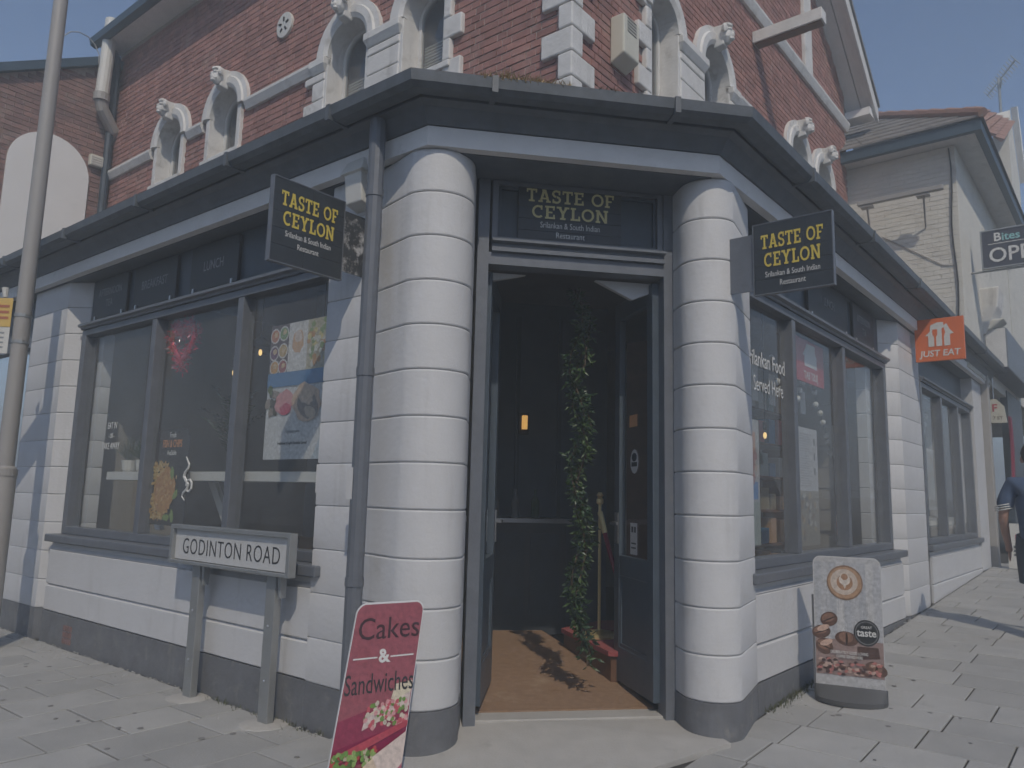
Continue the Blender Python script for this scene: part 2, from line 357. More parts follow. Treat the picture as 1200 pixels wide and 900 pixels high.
class Art:                                            # flat print: stacked coloured shapes on one sheet
    def __init__(s, P, xd, yd, w, h):
        s.P, s.x, s.y = Vector(P), Vector(xd).normalized(), Vector(yd).normalized(); s.n = s.x.cross(s.y); s.w, s.h = w, h; s.mb = MB(); s.k = 0
    def poly(s, pts, col):
        s.k += 1; d = .0006+.00009*s.k
        s.mb.add([tuple(s.P+s.x*(a*s.w)+s.y*(b*s.h)+s.n*d) for a, b in pts], [tuple(range(len(pts)))], col, raw=True); return s
    def rect(s, a0, a1, b0, b1, col): return s.poly([(a0, b0), (a1, b0), (a1, b1), (a0, b1)], col)
    def ell(s, a, b, ra, rb, col, rot=0, n=18, jit=0):
        out = []
        for i in range(n):
            t = 2*math.pi*i/n; q = 1+random.uniform(-jit, jit); dx, dy = ra*s.w*math.cos(t)*q, rb*s.h*math.sin(t)*q
            out.append((a+(dx*math.cos(rot)-dy*math.sin(rot))/s.w, b+(dx*math.sin(rot)+dy*math.cos(rot))/s.h))
        return s.poly(out, col)
    def done(s, parent, m=None, name='printed_picture'): return s.mb.build(name, m or print_m, parent, recalc=False)
def arch(sc, hw, zs, z0, n=14):                       # arched opening outline, counter-clockwise in (s,z)
    return [(sc+hw, z0)]+[(sc+hw*math.cos(math.pi*i/n), zs+hw*math.sin(math.pi*i/n)) for i in range(n+1)]+[(sc-hw, z0)]

# ================================================================== SETTING: ground, pavement
def struct(name, mb, m):
    o = mb.build(name, m); o['kind'] = 'structure'; return o
mb = MB()
ts = [-150, -1.4, 45, 150]; os_ = [-150, 0, 150]
mb.add([tuple(B0+dR*t+nR*o+UP*(-.19+.042*max(0, min(t, 45)+1.4))) for t in ts for o in os_],
       [(i*3+j, i*3+j+1, i*3+j+4, i*3+j+3) for i in range(3) for j in range(2)], raw=True)
struct('ground', mb, asphalt)
mb = MB()
ts = [-12, -1.4, 30]; os_ = [-9, 5]
mb.add([tuple(B0+dR*t+nR*o+UP*(-.012+gz(B0+dR*t))) for t in ts for o in os_], [(0, 1, 3, 2), (2, 3, 5, 4)], raw=True)
mb.add([tuple(B0+dR*t+nR*o+UP*(-.20+gz(B0+dR*t))) for t in ts for o in os_], [(0, 1, 3, 2), (2, 3, 5, 4)], raw=True)
pav = struct('pavement', mb, joint_m)
def paving(xf, rows, lens, lo, hi, keep):
    a = rows[0]; out = []
    while a < rows[1]:
        rw = .40
        b = lo + random.uniform(-.5, 0)
        while b < hi:
            ln = random.choice(lens); c = xf(a+rw/2, b+ln/2, 0)
            if keep(c): out.append((a, a+rw, max(b, lo), b+ln))
            b += ln
        a += rw
    return out
def slabs(xf, lst):
    for a0, a1, b0, b1 in lst:
        if b1-b0 < .08: continue
        g = .006; dz = random.uniform(-.0025, .0025); tl = [random.uniform(-.0015, .0015) for _ in range(4)]
        c = [(a0+g, b0+g), (a1-g, b0+g), (a1-g, b1-g), (a0+g, b1-g)]
        top = []; bot = []; mid = []
        ca, cb = (a0+a1)/2, (b0+b1)/2
        for i, (a, b) in enumerate(c):
            p = xf(a, b, 0); z = gz(p)+dz+tl[i]
            bot.append((p.x, p.y, z-.04)); mid.append((p.x, p.y, z-.004))
            q = xf(a+(.004 if a < ca else -.004), b+(.004 if b < cb else -.004), 0); top.append((q.x, q.y, z))
        MB().loft([bot, mid, top], raw=True).build('paving_slab', stone_slab, pav)
side = lambda p: (p-Df(.95, 0, 0)).dot(eD)
inview = lambda p: p.y > 2.4 and abs(p.x) < .76*p.y+1.3 and p.y < 13
rs = paving(Rf, (-1.75, 14), (.45, .6, .6), 0.02, 3.4, lambda p: side(p) > 0 and inview(p) and (p-Df(0, .12, 0)).dot(iD) < 0 or (side(p) > 0 and inview(p) and (p-B0).dot(dR) > .2))
slabs(Rf, rs)
ls = paving(Lf, (-1.2, 8.5), (.45, .6, .6), 0.02, 3.0, lambda p: side(p) <= 0 and inview(p))
slabs(Lf, ls)

# ================================================================== THE CORNER RESTAURANT
shop = thing('corner_restaurant', 'corner restaurant with white banded ground floor, dark shopfronts and red brick upper storey', 'building', Df(.93, .5, 0))
GRV = [.235, .50, .77, 1.04, 1.31, 1.575, 1.84, 2.11, 2.375, 2.64, 2.91, 3.18, 3.445]
def profile_uv(C, r, a0, a1, pre, post, n=16):
    return pre+[(C[0]+r*math.cos(rad(a0+(a1-a0)*i/n)), C[1]+r*math.sin(rad(a0+(a1-a0)*i/n))) for i in range(n+1)]+post
def toward(poly, C, d): 
    out = []
    for a, b in poly:
        v = Vector((a-C[0], b-C[1])); l = v.length; k = max(0, (l-d))/l; out.append((C[0]+v.x*k, C[1]+v.y*k))
    return out
def uv_of(p): q = Vector((p.x, p.y, 0))-A0; return (q.dot(eD), q.dot(iD))
def banded(xf, poly, C, zs, parent, pname, zfoot, d=.009, gv=.007):
    core = MB(xf).prism(toward(poly, C, d+.004), zs[0], zs[-1]+.01).build(pname, white, parent)
    for i in range(len(zs)-1):
        z0, z1 = zs[i], zs[i+1]; rings = []
        for z, k in ((z0+.002, d), (z0+gv*.7, d*.35), (z0+gv*1.6, 0), (z1-gv*1.6, 0), (z1-gv*.7, d*.35), (z1-.002, d)):
            rings.append([(a, b, z) for a, b in toward(poly, C, k)])
        MB(xf).loft(rings).build('stone_block', white, core, smooth=True)
    # painted plinth at the foot
    MB(xf).prism(toward(poly, C, -.004), zfoot, zs[0]).build('plinth', plinth_m, core, smooth=True)
    return core
polyL = profile_uv((.095, .27), .232, 0, -138, [(.372, .60), (.355, .42)], [uv_of(Lf(.50, .0, 0)), uv_of(Lf(.50, -.32, 0))])
banded(Df, polyL, (.1, .36), GRV, shop, 'column', -.25)
polyR = profile_uv((1.872, .262), .188, 180, 311, [(1.715, .60), (1.69, .42)], [uv_of(Rf(.66, .0, 0)), uv_of(Rf(.66, -.32, 0))])
banded(Df, polyR, (1.92, .34), GRV, shop, 'column', -.15)
banded(Lf, [(.50, -.32), (.50, 0), (.97, 0), (.97, -.32)], (.74, -.2), GRV, shop, 'pilaster', -.25)
banded(Lf, [(4.97, -.32), (4.97, -.15), (5.16, 0), (6.02, 0), (6.18, -.12), (6.18, -.32)], (5.55, -.25), GRV, shop, 'pilaster', -.25)
banded(Rf, [(4.64, -.32), (4.64, -.15), (4.88, 0), (5.86, 0), (6.06, -.10), (6.06, -.32)], (5.3, -.25), GRV, shop, 'pilaster', 0)
# painted piers that show through the glass behind the window frames
for xf, a, b in ((Lf, 4.82, 4.95), (Rf, 4.42, 4.62)):
    banded(xf, [(a, -.34), (a, -.24), (b, -.24), (b, -.34)], ((a+b)/2, -.3), [.95]+GRV[3:11], shop, 'inner_pier', .9)
# stall risers under the windows
def riser(xf, a0, a1, zf, zmid):
    o = B('stall_riser', white, shop, xf, (a0, a1, -.32, -.022, zf, .855))
    for z0, z1 in ((.237, .47), (.476, .80)):
        rings = []
        for z, k in ((z0, -.018), (z0+.012, 0), (z1-.012, 0), (z1, -.018)): rings.append([(a0, -.1, z), (a0, k, z), (a1, k, z), (a1, -.1, z)])
        MB(xf).loft(rings).build('stone_block', white, o)
    MB(xf).loft([[(a0, -.1, .802), (a0, .0, .802), (a1, .0, .802), (a1, -.1, .802)], [(a0, -.1, .856), (a0, -.05, .856), (a1, -.05, .856), (a1, -.1, .856)]]).build('weathering', white, o)
    B('plinth', plinth_m, o, xf, (a0, a1, -.1, .004, zf, .236))
riser(Lf, .97, 4.97, -.25, 0); riser(Rf, .66, 4.64, -.05, 0); riser(Rf, 6.06, 9.62, .1, 0)
o = B('end_pier', white, shop, Rf, (9.62, 10.46, -.3, .01, .30, 3.44)); B('plinth', plinth_m, o, Rf, (9.62, 10.46, -.25, .014, .2, .44))
B('air_brick', brick_old, shop, Lf, *[(4.30+.045*(i % 4), 4.34+.045*(i % 4), -.01, .010, .0+.055*(i//4), .045+.055*(i//4)) for i in range(12)], label='small terracotta air brick in the grey plinth')

def miter(o):
    v = -(o-.1)
    def hit(p, d, q, e):
        den = d.x*e.y-d.y*e.x; t = ((q.x-p.x)*e.y-(q.y-p.y)*e.x)/den; return p+d*t
    a = hit(Lf(0, o, 0), dL, Df(0, v, 0), eD); b = hit(Rf(0, o, 0), dR, Df(0, v, 0), eD)
    return [Lf(9.6, o, 0), a, b, Rf(11.0, o, 0)]
def sweep(secs, name, m, parent=None, label=None, smooth=False):     # secs: closed (o,z) section swept along the mitred shop front
    rows = [miter(o) for o, z in secs]
    rings = [[tuple(rows[i][k]+UP*secs[i][1]) for i in range(len(secs))] for k in range(4)]
    return MB().loft(rings, raw=True).build(name, m, parent or shop, label=label, smooth=smooth)
beam = sweep([(-.34, 3.447), (.015, 3.447), (.015, 3.79), (-.34, 3.79)], 'fascia_beam', fascia_p)
sweep([(.018, 3.452), (.085, 3.452), (.085, 3.572), (.018, 3.572)], 'frieze_board', fascia_g, beam)
sweep([(.018, 3.576), (.10, 3.576), (.115, 3.60), (.16, 3.66), (.20, 3.685), (.20, 3.80), (.018, 3.80)], 'fascia_board', fascia_p, beam)
sweep([(.205, 3.70), (.235, 3.684), (.31, 3.684), (.345, 3.71), (.356, 3.772), (.346, 3.776), (.335, 3.715), (.235, 3.695), (.205, 3.776)], 'gutter', lead, beam, smooth=True)
rows = [miter(.21), miter(-.9)]
mbr = MB().add([tuple(p+UP*3.772) for p in rows[0]]+[tuple(p+UP*4.12) for p in rows[1]], [(0, 1, 5, 4), (1, 2, 6, 5), (2, 3, 7, 6)], raw=True)
mbr.add([tuple(Lf(9.6, -.9, 4.12)), tuple(rows[1][1]+UP*4.12), tuple(rows[1][2]+UP*4.12), tuple(Rf(11, -.9, 4.12)), tuple(Rf(11, -1.49, 4.3)), tuple(Rf(CS_R, OR, 4.3)), tuple(Lf(9.6, -1.89, 4.3))], [(0, 1, 5, 6), (1, 2, 5), (2, 3, 4, 5)], raw=True)
mbr.build('lean_to_roof', lead, shop)
for k, s in enumerate((.6, 1.75, 3.1, 4.5, 6.0)):      # gutter brackets / joints
    B('gutter_bracket', lead, beam, Lf, (s, s+.035, .20, .362, 3.678, 3.779))
for s in (1.0, 2.6, 4.4, 6.6, 8.8): B('gutter_bracket', lead, beam, Rf, (s, s+.035, .20, .362, 3.678, 3.779))
for u in (.35, 1.45): B('gutter_bracket', lead, beam, Df, (u, u+.035, -.264, -.11, 3.678, 3.779))

# ---- shop windows
def window(xf, a0, a1, mull, parent, zb=.94, zt=2.93, o=-.15, pw=.09, sgn=1):
    fr = MB(xf).ring(a0, a1, o-.05, o+.07, zb, zt, pw, .07, .06).build('window', slate_p, parent, bevel=.006)
    B('sill', slate_p, fr, xf, (a0-.10, a1+.05, o-.06, .045, .868, .938), bevel=.01)
    edges = [a0+pw]+sorted(mull)+[a1-pw]
    for m_ in mull: B('mullion', slate_p, fr, xf, (m_-.04, m_+.04, o-.045, o+.065, zb+.07, zt-.06), bevel=.006)
    for i in range(len(edges)-1):
        e0 = edges[i]+(.04 if i else 0); e1 = edges[i+1]-(.04 if i < len(edges)-2 else 0)
        MB(xf).add([(e0, o, zb+.07), (e1, o, zb+.07), (e1, o, zt-.06), (e0, o, zt-.06)], [(0, 1, 2, 3)]).build('pane', glass, fr)
    # moulded transom above
    sec = [(o-.05, zt+.002), (o+.085, zt+.002), (o+.09, zt+.02), (o+.12, zt+.03), (o+.12, zt+.052), (o+.07, zt+.056), (o+.065, zt+.08), (o-.05, zt+.08)]
    MB(xf).loft([[(a, b, c) for b, c in sec] for a in (a0, a1)]).build('transom_moulding', slate_p, fr)
    return fr
winL = window(Lf, .98, 4.96, [2.15, 3.50], shop)
winR = window(Rf, .67, 4.63, [1.78, 3.13], shop)
winR2 = window(Rf, 6.07, 9.61, [7.35, 8.55], shop, o=-.10)
# navy panel over each window with the lettered boards
for xf, a0, a1 in ((Lf, .98, 4.96), (Rf, .67, 4.63), (Rf, 6.07, 9.61)):
    B('sign_panel', navy, shop, xf, (a0, a1, -.22, -.15, 3.012, 3.445), bevel=.003)
def board(xf, xd, a0, a1, z0, z1, lines, nn, size):
    p = B('sign_board', board_dark, shop, xf, (a0, a1, -.148, -.118, z0, z1), bevel=.004, label='dark board lettered '+nn)
    cen = xf((a0+a1)/2, -.1165, 0)
    for i, t in enumerate(lines):
        text(t, size, cen+UP*((z0+z1)/2+.055*(len(lines)-1)-.115*i), xd, UP, letter_g if xf is Rf else letter_g, p, bold=.002, xs=.78)
    for a in (a0+.07, a1-.07): B('fixing', chrome, p, xf, (a-.012, a+.012, -.117, -.108, z0-.02, z0+.03))
board(Lf, -dL, 4.16, 4.86, 3.03, 3.42, ('AFTERNOON', 'TEA'), 'AFTERNOON TEA', .075)
board(Lf, -dL, 3.25, 4.02, 3.03, 3.42, ('BREAKFAST',), 'BREAKFAST', .085)
board(Lf, -dL, 2.29, 3.01, 3.03, 3.42, ('LUNCH',), 'LUNCH', .085)
board(Rf, dR, 2.26, 3.40, 3.03, 3.42, ('LUNCH',), 'LUNCH', .085)
board(Rf, dR, 3.60, 4.36, 3.03, 3.42, ('AFTERNOON', 'TEA'), 'AFTERNOON TEA', .075)

# ---- downpipe between the left window pilaster and the column
dp = MB(); dp.tube([Lf(.355, .17, -.05), Lf(.355, .17, 3.67)], .05, 12)
dpo = dp.build('downpipe', slate_p, shop, smooth=True)
for z in (.9, 2.1, 3.2): MB().tube([Lf(.355, .17, z-.025), Lf(.355, .17, z+.025)], .055, 12).build('pipe_collar', slate_p, dpo, smooth=True)
B('house_number_sticker', sticker_w, dpo, Lf, (.36, .41, .215, .221, 1.36, 1.54))

# ---- doorway: frame, transom sign box, leaves
fr = MB(Df).add([(u, v, z) for v in (.40, .53) for u, z in ((.372, -.02), (.445, -.02), (.445, 2.87), (1.625, 2.87), (1.625, -.02), (1.70, -.02), (1.70, 3.44), (1.625, 3.44), (1.625, 2.95), (.445, 2.95), (.445, 3.44), (.372, 3.44))],
    [(0, 1, 2, 9, 10, 11), (2, 3, 8, 9), (3, 4, 5, 6, 7, 8), (12, 23, 22, 21, 14, 13), (14, 21, 20, 15), (15, 20, 19, 18, 17, 16)]+[(i, (i+1) % 12, 12+(i+1) % 12, 12+i) for i in range(12)]).build('door_frame', slate_p, shop)
sec = [(.45, 2.952), (.37, 2.952), (.37, 2.978), (.392, 2.988), (.392, 3.008), (.35, 3.014), (.35, 3.03), (.45, 3.03)]
MB(Df).loft([[(a, b, c) for b, c in sec] for a in (.461, 1.624)]).build('door_head_moulding', slate_p, fr)
B('sign_recess', navy, fr, Df, (.46, 1.625, .46, .53, 3.032, 3.445))
MB(Df).ring(.461, 1.624, .41, .459, 3.032, 3.444, .04, .03, .03).build('recess_trim', slate_p, fr, bevel=.004)
MB(Df).ring(.502, 1.583, .435, .459, 3.063, 3.413, .02).build('recess_bead', navy, fr, bevel=.003)
B('reveal_soffit', navy, fr, Df, (.25, 1.80, .05, .60, 3.455, 3.50))
B('threshold', concrete, fr, Df, (.446, 1.624, .44, .61, .03, .076), bevel=.006)
def leaf(h, e, label):                        # hinge (u,v) -> free edge (u,v)
    h, e = Vector(h), Vector(e); d = (e-h).normalized(); n = Vector((-d.y, d.x)); Ln = (e-h).length
    def xf(a, b, z): q = h+d*a+n*b; return Df(q.x, q.y, z)
    lf = MB(xf).ring(0, Ln, -.024, .024, .135, 2.85, .095, .235, .13).build('door', navy_door, shop, bevel=.004, label=label)
    B('door_rail', navy_door, lf, xf, (.095, Ln-.095, -.022, .022, .86, 1.0), bevel=.003)
    B('door_panel', navy_door, lf, xf, (.095, Ln-.095, -.008, .008, .37, .86))
    for sd in (-1, 1): MB(xf).ring(.096, Ln-.096, sd*.0085, sd*.019, .371, .859, .024).build('panel_moulding', navy_door, lf)
    MB(xf).add([(.095, 0, 1.0), (Ln-.095, 0, 1.0), (Ln-.095, 0, 2.72), (.095, 0, 2.72)], [(0, 1, 2, 3)]).build('pane', glass_d, lf)
    return lf, xf, Ln
dl, xfl, n1 = leaf((.462, .51), (.625, 1.15), 'open left door leaf with glass above a lower panel')
dr, xfr, n2 = leaf((1.605, .50), (1.56, 1.19), 'open right door leaf with stickers on its glass')
for xf, lf, sd in ((xfr, dr, 1), (xfl, dl, -1)):
    hd = MB(xf).box(.60, .66, sd*.026, sd*.034, 1.08, 1.30).build('lever_plate', chrome, lf)
    MB(xf).box(.52, .645, sd*.06, sd*.078, 1.215, 1.232).box(.628, .646, sd*.034, sd*.06, 1.212, 1.235).build('lever_handle', chrome, hd)
def on_leaf(xf, a, z, sd): return xf(a, sd*.0035, z)
ax = (xfr(0, 0, 0)-xfr(1, 0, 0)).normalized()      # reading direction on the street side of the right leaf
B('orange_sticker', sticker_o, dr, xfr, (.31, .45, .0035, .0055, 1.905, 1.99))
MB(xfr).slab([(.36+.07*math.cos(t*.3927), 1.66+.085*math.sin(t*.3927)) for t in range(16)], .0035, .0055).build('round_sticker', sticker_w, dr)
MB(xfr).slab([(.36+.045*math.cos(t*.3927), 1.69+.03*math.sin(t*.3927)) for t in range(16)], .0056, .006).box(.31, .41, .0056, .006, 1.625, 1.655).build('sticker_print', letter_k, dr)
B('notice', sticker_w, dr, xfr, (.31, .43, .0035, .0055, 1.02, 1.235))
MB(xfr).box(.33, .36, .0056, .006, 1.17, 1.21).box(.375, .41, .0056, .006, 1.17, 1.21).box(.33, .41, .0056, .006, 1.09, 1.10).box(.33, .41, .0056, .006, 1.06, 1.07).build('notice_print', letter_k, dr)
MB(xfl).box(.25, .40, .0245, .030, .60, .68).build('letter_plate', chrome, dl)

# name panel in the recess above the door
def planks_panel(xf, a0, a1, o0, o1, z0, z1, parent, nrow=5):
    h = (z1-z0)/nrow
    for r in range(nrow):
        cut = random.uniform(.25, .75)*(a1-a0)+a0
        for b0, b1 in ((a0, cut), (cut, a1)):
            B('plank', plank_m, parent, xf, (b0+.0012, b1-.0012, o0, o1+random.uniform(-.0008, .0008), z0+h*r+.0012, z0+h*(r+1)-.0012))
dsn = B('door_sign', board_dark, shop, Df, (.635, 1.335, .425, .444, 3.045, 3.44), label='name board over the door reading TASTE OF CEYLON')
def planks_D(a0, a1, z0, z1, parent): 
    h = (z1-z0)/5
    for r in range(5):
        cut = random.uniform(.25, .75)*(a1-a0)+a0
        for b0, b1 in ((a0, cut), (cut, a1)): B('plank', plank_m, parent, Df, (b0+.0012, b1-.0012, .4195+random.uniform(-.0006, .0006), .4245, z0+h*r+.0012, z0+h*(r+1)-.0012))
planks_D(.635, 1.335, 3.045, 3.44, dsn)
c0 = Df(.985, .4185, 0)
slab_text('TASTE OF', .088, c0+UP*3.365, eD, UP, paleyellow, dsn, .60)
slab_text('CEYLON', .088, c0+UP*3.255, eD, UP, paleyellow, dsn, .52)
text('Srilankan & South Indian', .042, c0+UP*3.165, eD, UP, letter_w, dsn, xs=.72)
text('Restaurant', .042, c0+UP*3.10, eD, UP, letter_w, dsn, xs=.78)

# ---- concrete apron, mat, interior shell
ap = [(-.02, .62), (-.12, -.10), (.10, -.22), (.55, -.30), (1.25, -.26), (1.66, -.08), (1.86, .0), (1.75, .62)]
def apz(u, v): 
    p = Df(u, v, 0); k = min(1, max(0, (v+.30)/.70)); return gz(p)*(1-k)+.062*k+.006
vt = [Df(u, v, apz(u, v)) for u, v in ap]; vb = [Df(u, v, -.12) for u, v in ap]
cen = Df(.93, .40, .066)
mb = MB(); n = len(vt); mb.add([tuple(p) for p in vt]+[tuple(cen)]+[tuple(p) for p in vb], [(i, (i+1) % n, n) for i in range(n)]+[(i, (i+1) % n, n+1+(i+1) % n, n+1+i) for i in range(n)], raw=True)
apn = mb.build('door_apron', concrete); apn['kind'] = 'structure'
B0i = Rf(4.9, -.34, 0)
room = [uv_of(Df(.30, .62, 0)), uv_of(Df(1.76, .62, 0)), uv_of(Rf(.66, -.34, 0)), uv_of(Rf(4.8, -.34, 0)), uv_of(Rf(4.8, -.34, 0)+dL*6.2), uv_of(Lf(5.1, -.34, 0)+dR*.0), uv_of(Lf(.50, -.34, 0))]
# interior floor, ceiling and rear walls
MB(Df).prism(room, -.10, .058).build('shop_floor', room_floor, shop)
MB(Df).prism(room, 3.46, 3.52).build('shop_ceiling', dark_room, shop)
iw = MB(); 
p1, p2, p3 = Rf(4.82, -.34, 0), Rf(4.82, -.34, 0)+dL*6.2, Lf(5.1, -.34, 0)
for a, b in ((p1, p2), (p2, p3)): iw.add([tuple(a), tuple(b), tuple(b+UP*3.5), tuple(a+UP*3.5)], [(0, 1, 2, 3)], raw=True)
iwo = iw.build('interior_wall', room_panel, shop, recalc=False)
# horizontal boards on the inside wall seen through the left window
for k in range(9):
    z = 1.1+.24*k; q = [p1-dR*.02, p2-dR*.02]
    MB().loft([[tuple(p1+UP*z), tuple(p1-dR*.03+UP*z), tuple(p1-dR*.03+UP*(z+.22)), tuple(p1+UP*(z+.22))], [tuple(p2+UP*z), tuple(p2-dR*.03+UP*z), tuple(p2-dR*.03+UP*(z+.22)), tuple(p2+UP*(z+.22))]], raw=True).build('wall_board', room_panel, iwo)
# dark partition deep inside the doorway
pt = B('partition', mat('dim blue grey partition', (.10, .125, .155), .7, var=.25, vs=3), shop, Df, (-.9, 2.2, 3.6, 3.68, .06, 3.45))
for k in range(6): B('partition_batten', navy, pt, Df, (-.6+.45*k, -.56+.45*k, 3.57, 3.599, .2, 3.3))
ct = B('counter', mat('dark counter front', (.06, .07, .085), .4, var=.2, vs=4), shop, Df, (.20, 1.62, 3.0, 3.5, .12, 1.15)); B('counter_top', chrome, ct, Df, (.16, 1.66, 2.95, 3.52, 1.151, 1.19))
for k in range(4): B('counter_panel', navy, ct, Df, (.25+.34*k, .53+.34*k, 2.985, 2.999, .30, 1.05))
for k in range(5): bt = MB().lathe(Df(.55+.2*k, 3.2, 1.191), [(.035, 0), (.04, .02), (.04, .16), (.014, .22), (.014, .28)], 12).build('bottle', mat('bottle glass %d' % k, random.choice(((.05, .1, .06), (.2, .2, .2), (.15, .08, .04))), .2), None, smooth=True); tag(bt, ('first', 'second', 'third', 'fourth', 'fifth')[k]+' bottle from the left on the counter inside the doorway', 'bottle', 'bottles on the counter')
B('lobby_gusset', white, shop, Df, (.465, .47, .535, .62, 2.70, 2.86))
for pl in ([(.47, 2.86), (.72, 2.86), (.47, 2.80)], [(1.20, 2.86), (1.60, 2.86), (1.60, 2.80), (1.46, 2.74)]):
    MB(Df).slab(pl, .56, .60).build('lobby_ceiling_piece', white, shop)
mrows = [(.60, 1.62, .086), (1.0, 1.60, .105), (1.5, 1.50, .15), (2.0, 1.42, .185), (2.75, 1.34, .20)]
mt = MB(Df).loft([[(.45, v, z-.06), (ur, v, z-.06), (ur, v, z), (.45, v, z)] for v, ur, z in mrows]).build('coir_doormat', coir); tag(mt, 'worn brown coir matting inside the open doorway', 'doormat')
# raised carpeted floor on the right of the lobby
ds = MB(Df).prism([(1.50, 1.14), (2.3, .98), (2.6, 1.0), (2.6, 2.5), (1.80, 2.42), (1.385, 2.08)], .06, .295).build('raised_floor', wood_m, shop)
MB(Df).prism([(1.475, 1.12), (2.29, .95), (2.6, .97), (2.6, 2.53), (1.79, 2.45), (1.36, 2.07)], .296, .33).build('red_carpet', redcarpet, ds, label='edge of red carpet on the raised floor')

# ---- upper storey: brick walls with arched windows
ZS = 6.30                                             # springing of the arches, top of the string course
WL = [(7.25, .33, 5.74), (5.83, .33, 5.74), (3.34, .33, 5.60), (2.14, .29, 5.60)]
WR = [(2.22, .28, 5.3), (3.47, .33, 5.3), (6.25, .33, 5.3), (7.36, .33, 5.3)]
EAVE = 8.36
def gable(s): return EAVE+.77*max(0, min(8.78-s, s-CS_R))
def corner_pt(do):                                    # outer corner of the brickwork, pushed out by do
    p, q = Lf(0, OL+do, 0), Rf(0, OR+do, 0); den = dL.x*dR.y-dL.y*dR.x
    t = ((q.x-p.x)*dR.y-(q.y-p.y)*dR.x)/den; return p+dL*t
wallL = MB(Lf).holed([(CS_L, 4.0), (9.25, 4.0), (9.25, EAVE), (CS_L, EAVE)], [arch(c, h, ZS, z) for c, h, z in WL], OL-.012, .26).build('brick_wall', mortar_m, shop)
wallR = MB(Rf).holed([(CS_R, 4.0), (8.78, 4.0), (8.78, EAVE), ((8.78+CS_R)/2, gable((8.78+CS_R)/2)), (CS_R, EAVE)], [arch(c, h, ZS, z) for c, h, z in WR], OR-.012, .26).build('brick_wall', mortar_m, shop)
def hits(s, z, wins, marg):
    for c, h, z0 in wins:
        if abs(s-c) < h+marg and z0-.05 < z < ZS: return True
        if z >= ZS and math.hypot(s-c, z-ZS) < h+.10: return True
    return False
def brick_list(wins, s0, s1, zmax, z0=4.75):
    out = []; z = z0; k = 0
    while z < 9.8:
        s = s0-(0 if k % 2 == 0 else .056); i = k
        while s < s1:
            w = .215 if i % 2 == 0 else .1025
            a0, a1 = max(s, s0), min(s+w, s1)
            if a1-a0 > .04 and z+.07 < zmax((a0+a1)/2) and not hits((a0+a1)/2, z+.033, wins, .06+w*.25): out.append((a0, a1, z))
            s += w+.0105; i += 1
        z += .0755; k += 1
    return out
bl = [(Lf, OL, wallL, b) for b in brick_list(WL, CS_L+.10, 9.2, lambda s: EAVE)]
br = [(Rf, OR, wallR, b) for b in brick_list(WR, CS_R+.10, 8.74, gable)]
foc = Lf(1.0, OL, 5.45)
allb = sorted(bl+br, key=lambda q: (q[0](q[3][0], q[1], q[3][2])-foc).length+(3 if q[3][2] < 4.98 else 0))
brick_me = {}
def brick_mesh(w):
    key = round(w, 3)
    if key not in brick_me:
        mb = MB(); mb.loft([[(-w/2, -.05, -.0325), (w/2, -.05, -.0325), (w/2, -.05, .0325), (-w/2, -.05, .0325)], [(-w/2, .0, -.0325), (w/2, .0, -.0325), (w/2, .0, .0325), (-w/2, .0, .0325)],
                            [(-w/2+.003, .003, -.0295), (w/2-.003, .003, -.0295), (w/2-.003, .003, .0295), (-w/2+.003, .003, .0295)]])
        o = mb.build('brick', brick_m); brick_me[key] = o.data; bpy.data.objects.remove(o)
    return brick_me[key]
stuff = {wallL: MB(), wallR: MB()}
for i, (xf, off, wall, (a0, a1, z)) in enumerate(allb):
    c = xf((a0+a1)/2, off-.006+random.uniform(-.003, .003), z+.0325); d = (xf(1, 0, 0)-xf(0, 0, 0)).normalized(); n = (xf(0, 1, 0)-xf(0, 0, 0)).normalized(); w = a1-a0
    if i < 300:
        o = bpy.data.objects.new('brick', brick_mesh(w)); COL.objects.link(o)
        o.matrix_world = Matrix(((d.x, n.x, 0, c.x), (d.y, n.y, 0, c.y), (0, 0, 1, c.z), (0, 0, 0, 1))); o.parent = wall
    else:
        rg = [[tuple(c+d*x+n*y+UP*zz) for x, zz in ((-w/2+e, -.0325+e), (w/2-e, -.0325+e), (w/2-e, .0325-e), (-w/2+e, .0325-e))] for y, e in ((-.05, 0), (0, 0), (.003, .003))]
        stuff[wall].loft(rg, raw=True)
for wall, mb in stuff.items(): mb.build('brickwork', brick_m, wall, kind='stuff', recalc=False)

def keystone(xf, s, z, off, parent):                  # carved head on a tapered block
    ks = MB(xf).loft([[(s-.065, off, z-.13), (s+.065, off, z-.13), (s+.09, off, z+.13), (s-.09, off, z+.13)], [(s-.055, off+.12, z-.11), (s+.055, off+.12, z-.11), (s+.08, off+.12, z+.12), (s-.08, off+.12, z+.12)]]).build('keystone', white2, parent, bevel=.012)
    hd = MB(); c = xf(s, off+.13, z+.01)
    hd.ball(c, .085, 10, 8, (1, 1, 1.2), .07); nn = (xf(0, 1, 0)-xf(0, 0, 0)); dd = (xf(1, 0, 0)-xf(0, 0, 0))
    hd.ball(c+nn*.075-UP*.012, .026, 6, 5, (1, 1, 1.4)); hd.ball(c+nn*.06-UP*.06, .035, 6, 5, (1.2, 1.2, .7))
    for sd in (-1, 1): hd.ball(c+nn*.055+dd*(.035*sd)+UP*.045, .028, 6, 5, (1.2, 1.2, .7)); hd.ball(c+nn*.02+dd*(.09*sd)+UP*.05, .04, 6, 5, (1, 1, 1.3), .1)
    hd.ball(c+UP*.11, .06, 8, 5, (1.3, 1.3, .6), .15)
    hd.build('carved_head', white2, ks, smooth=True)
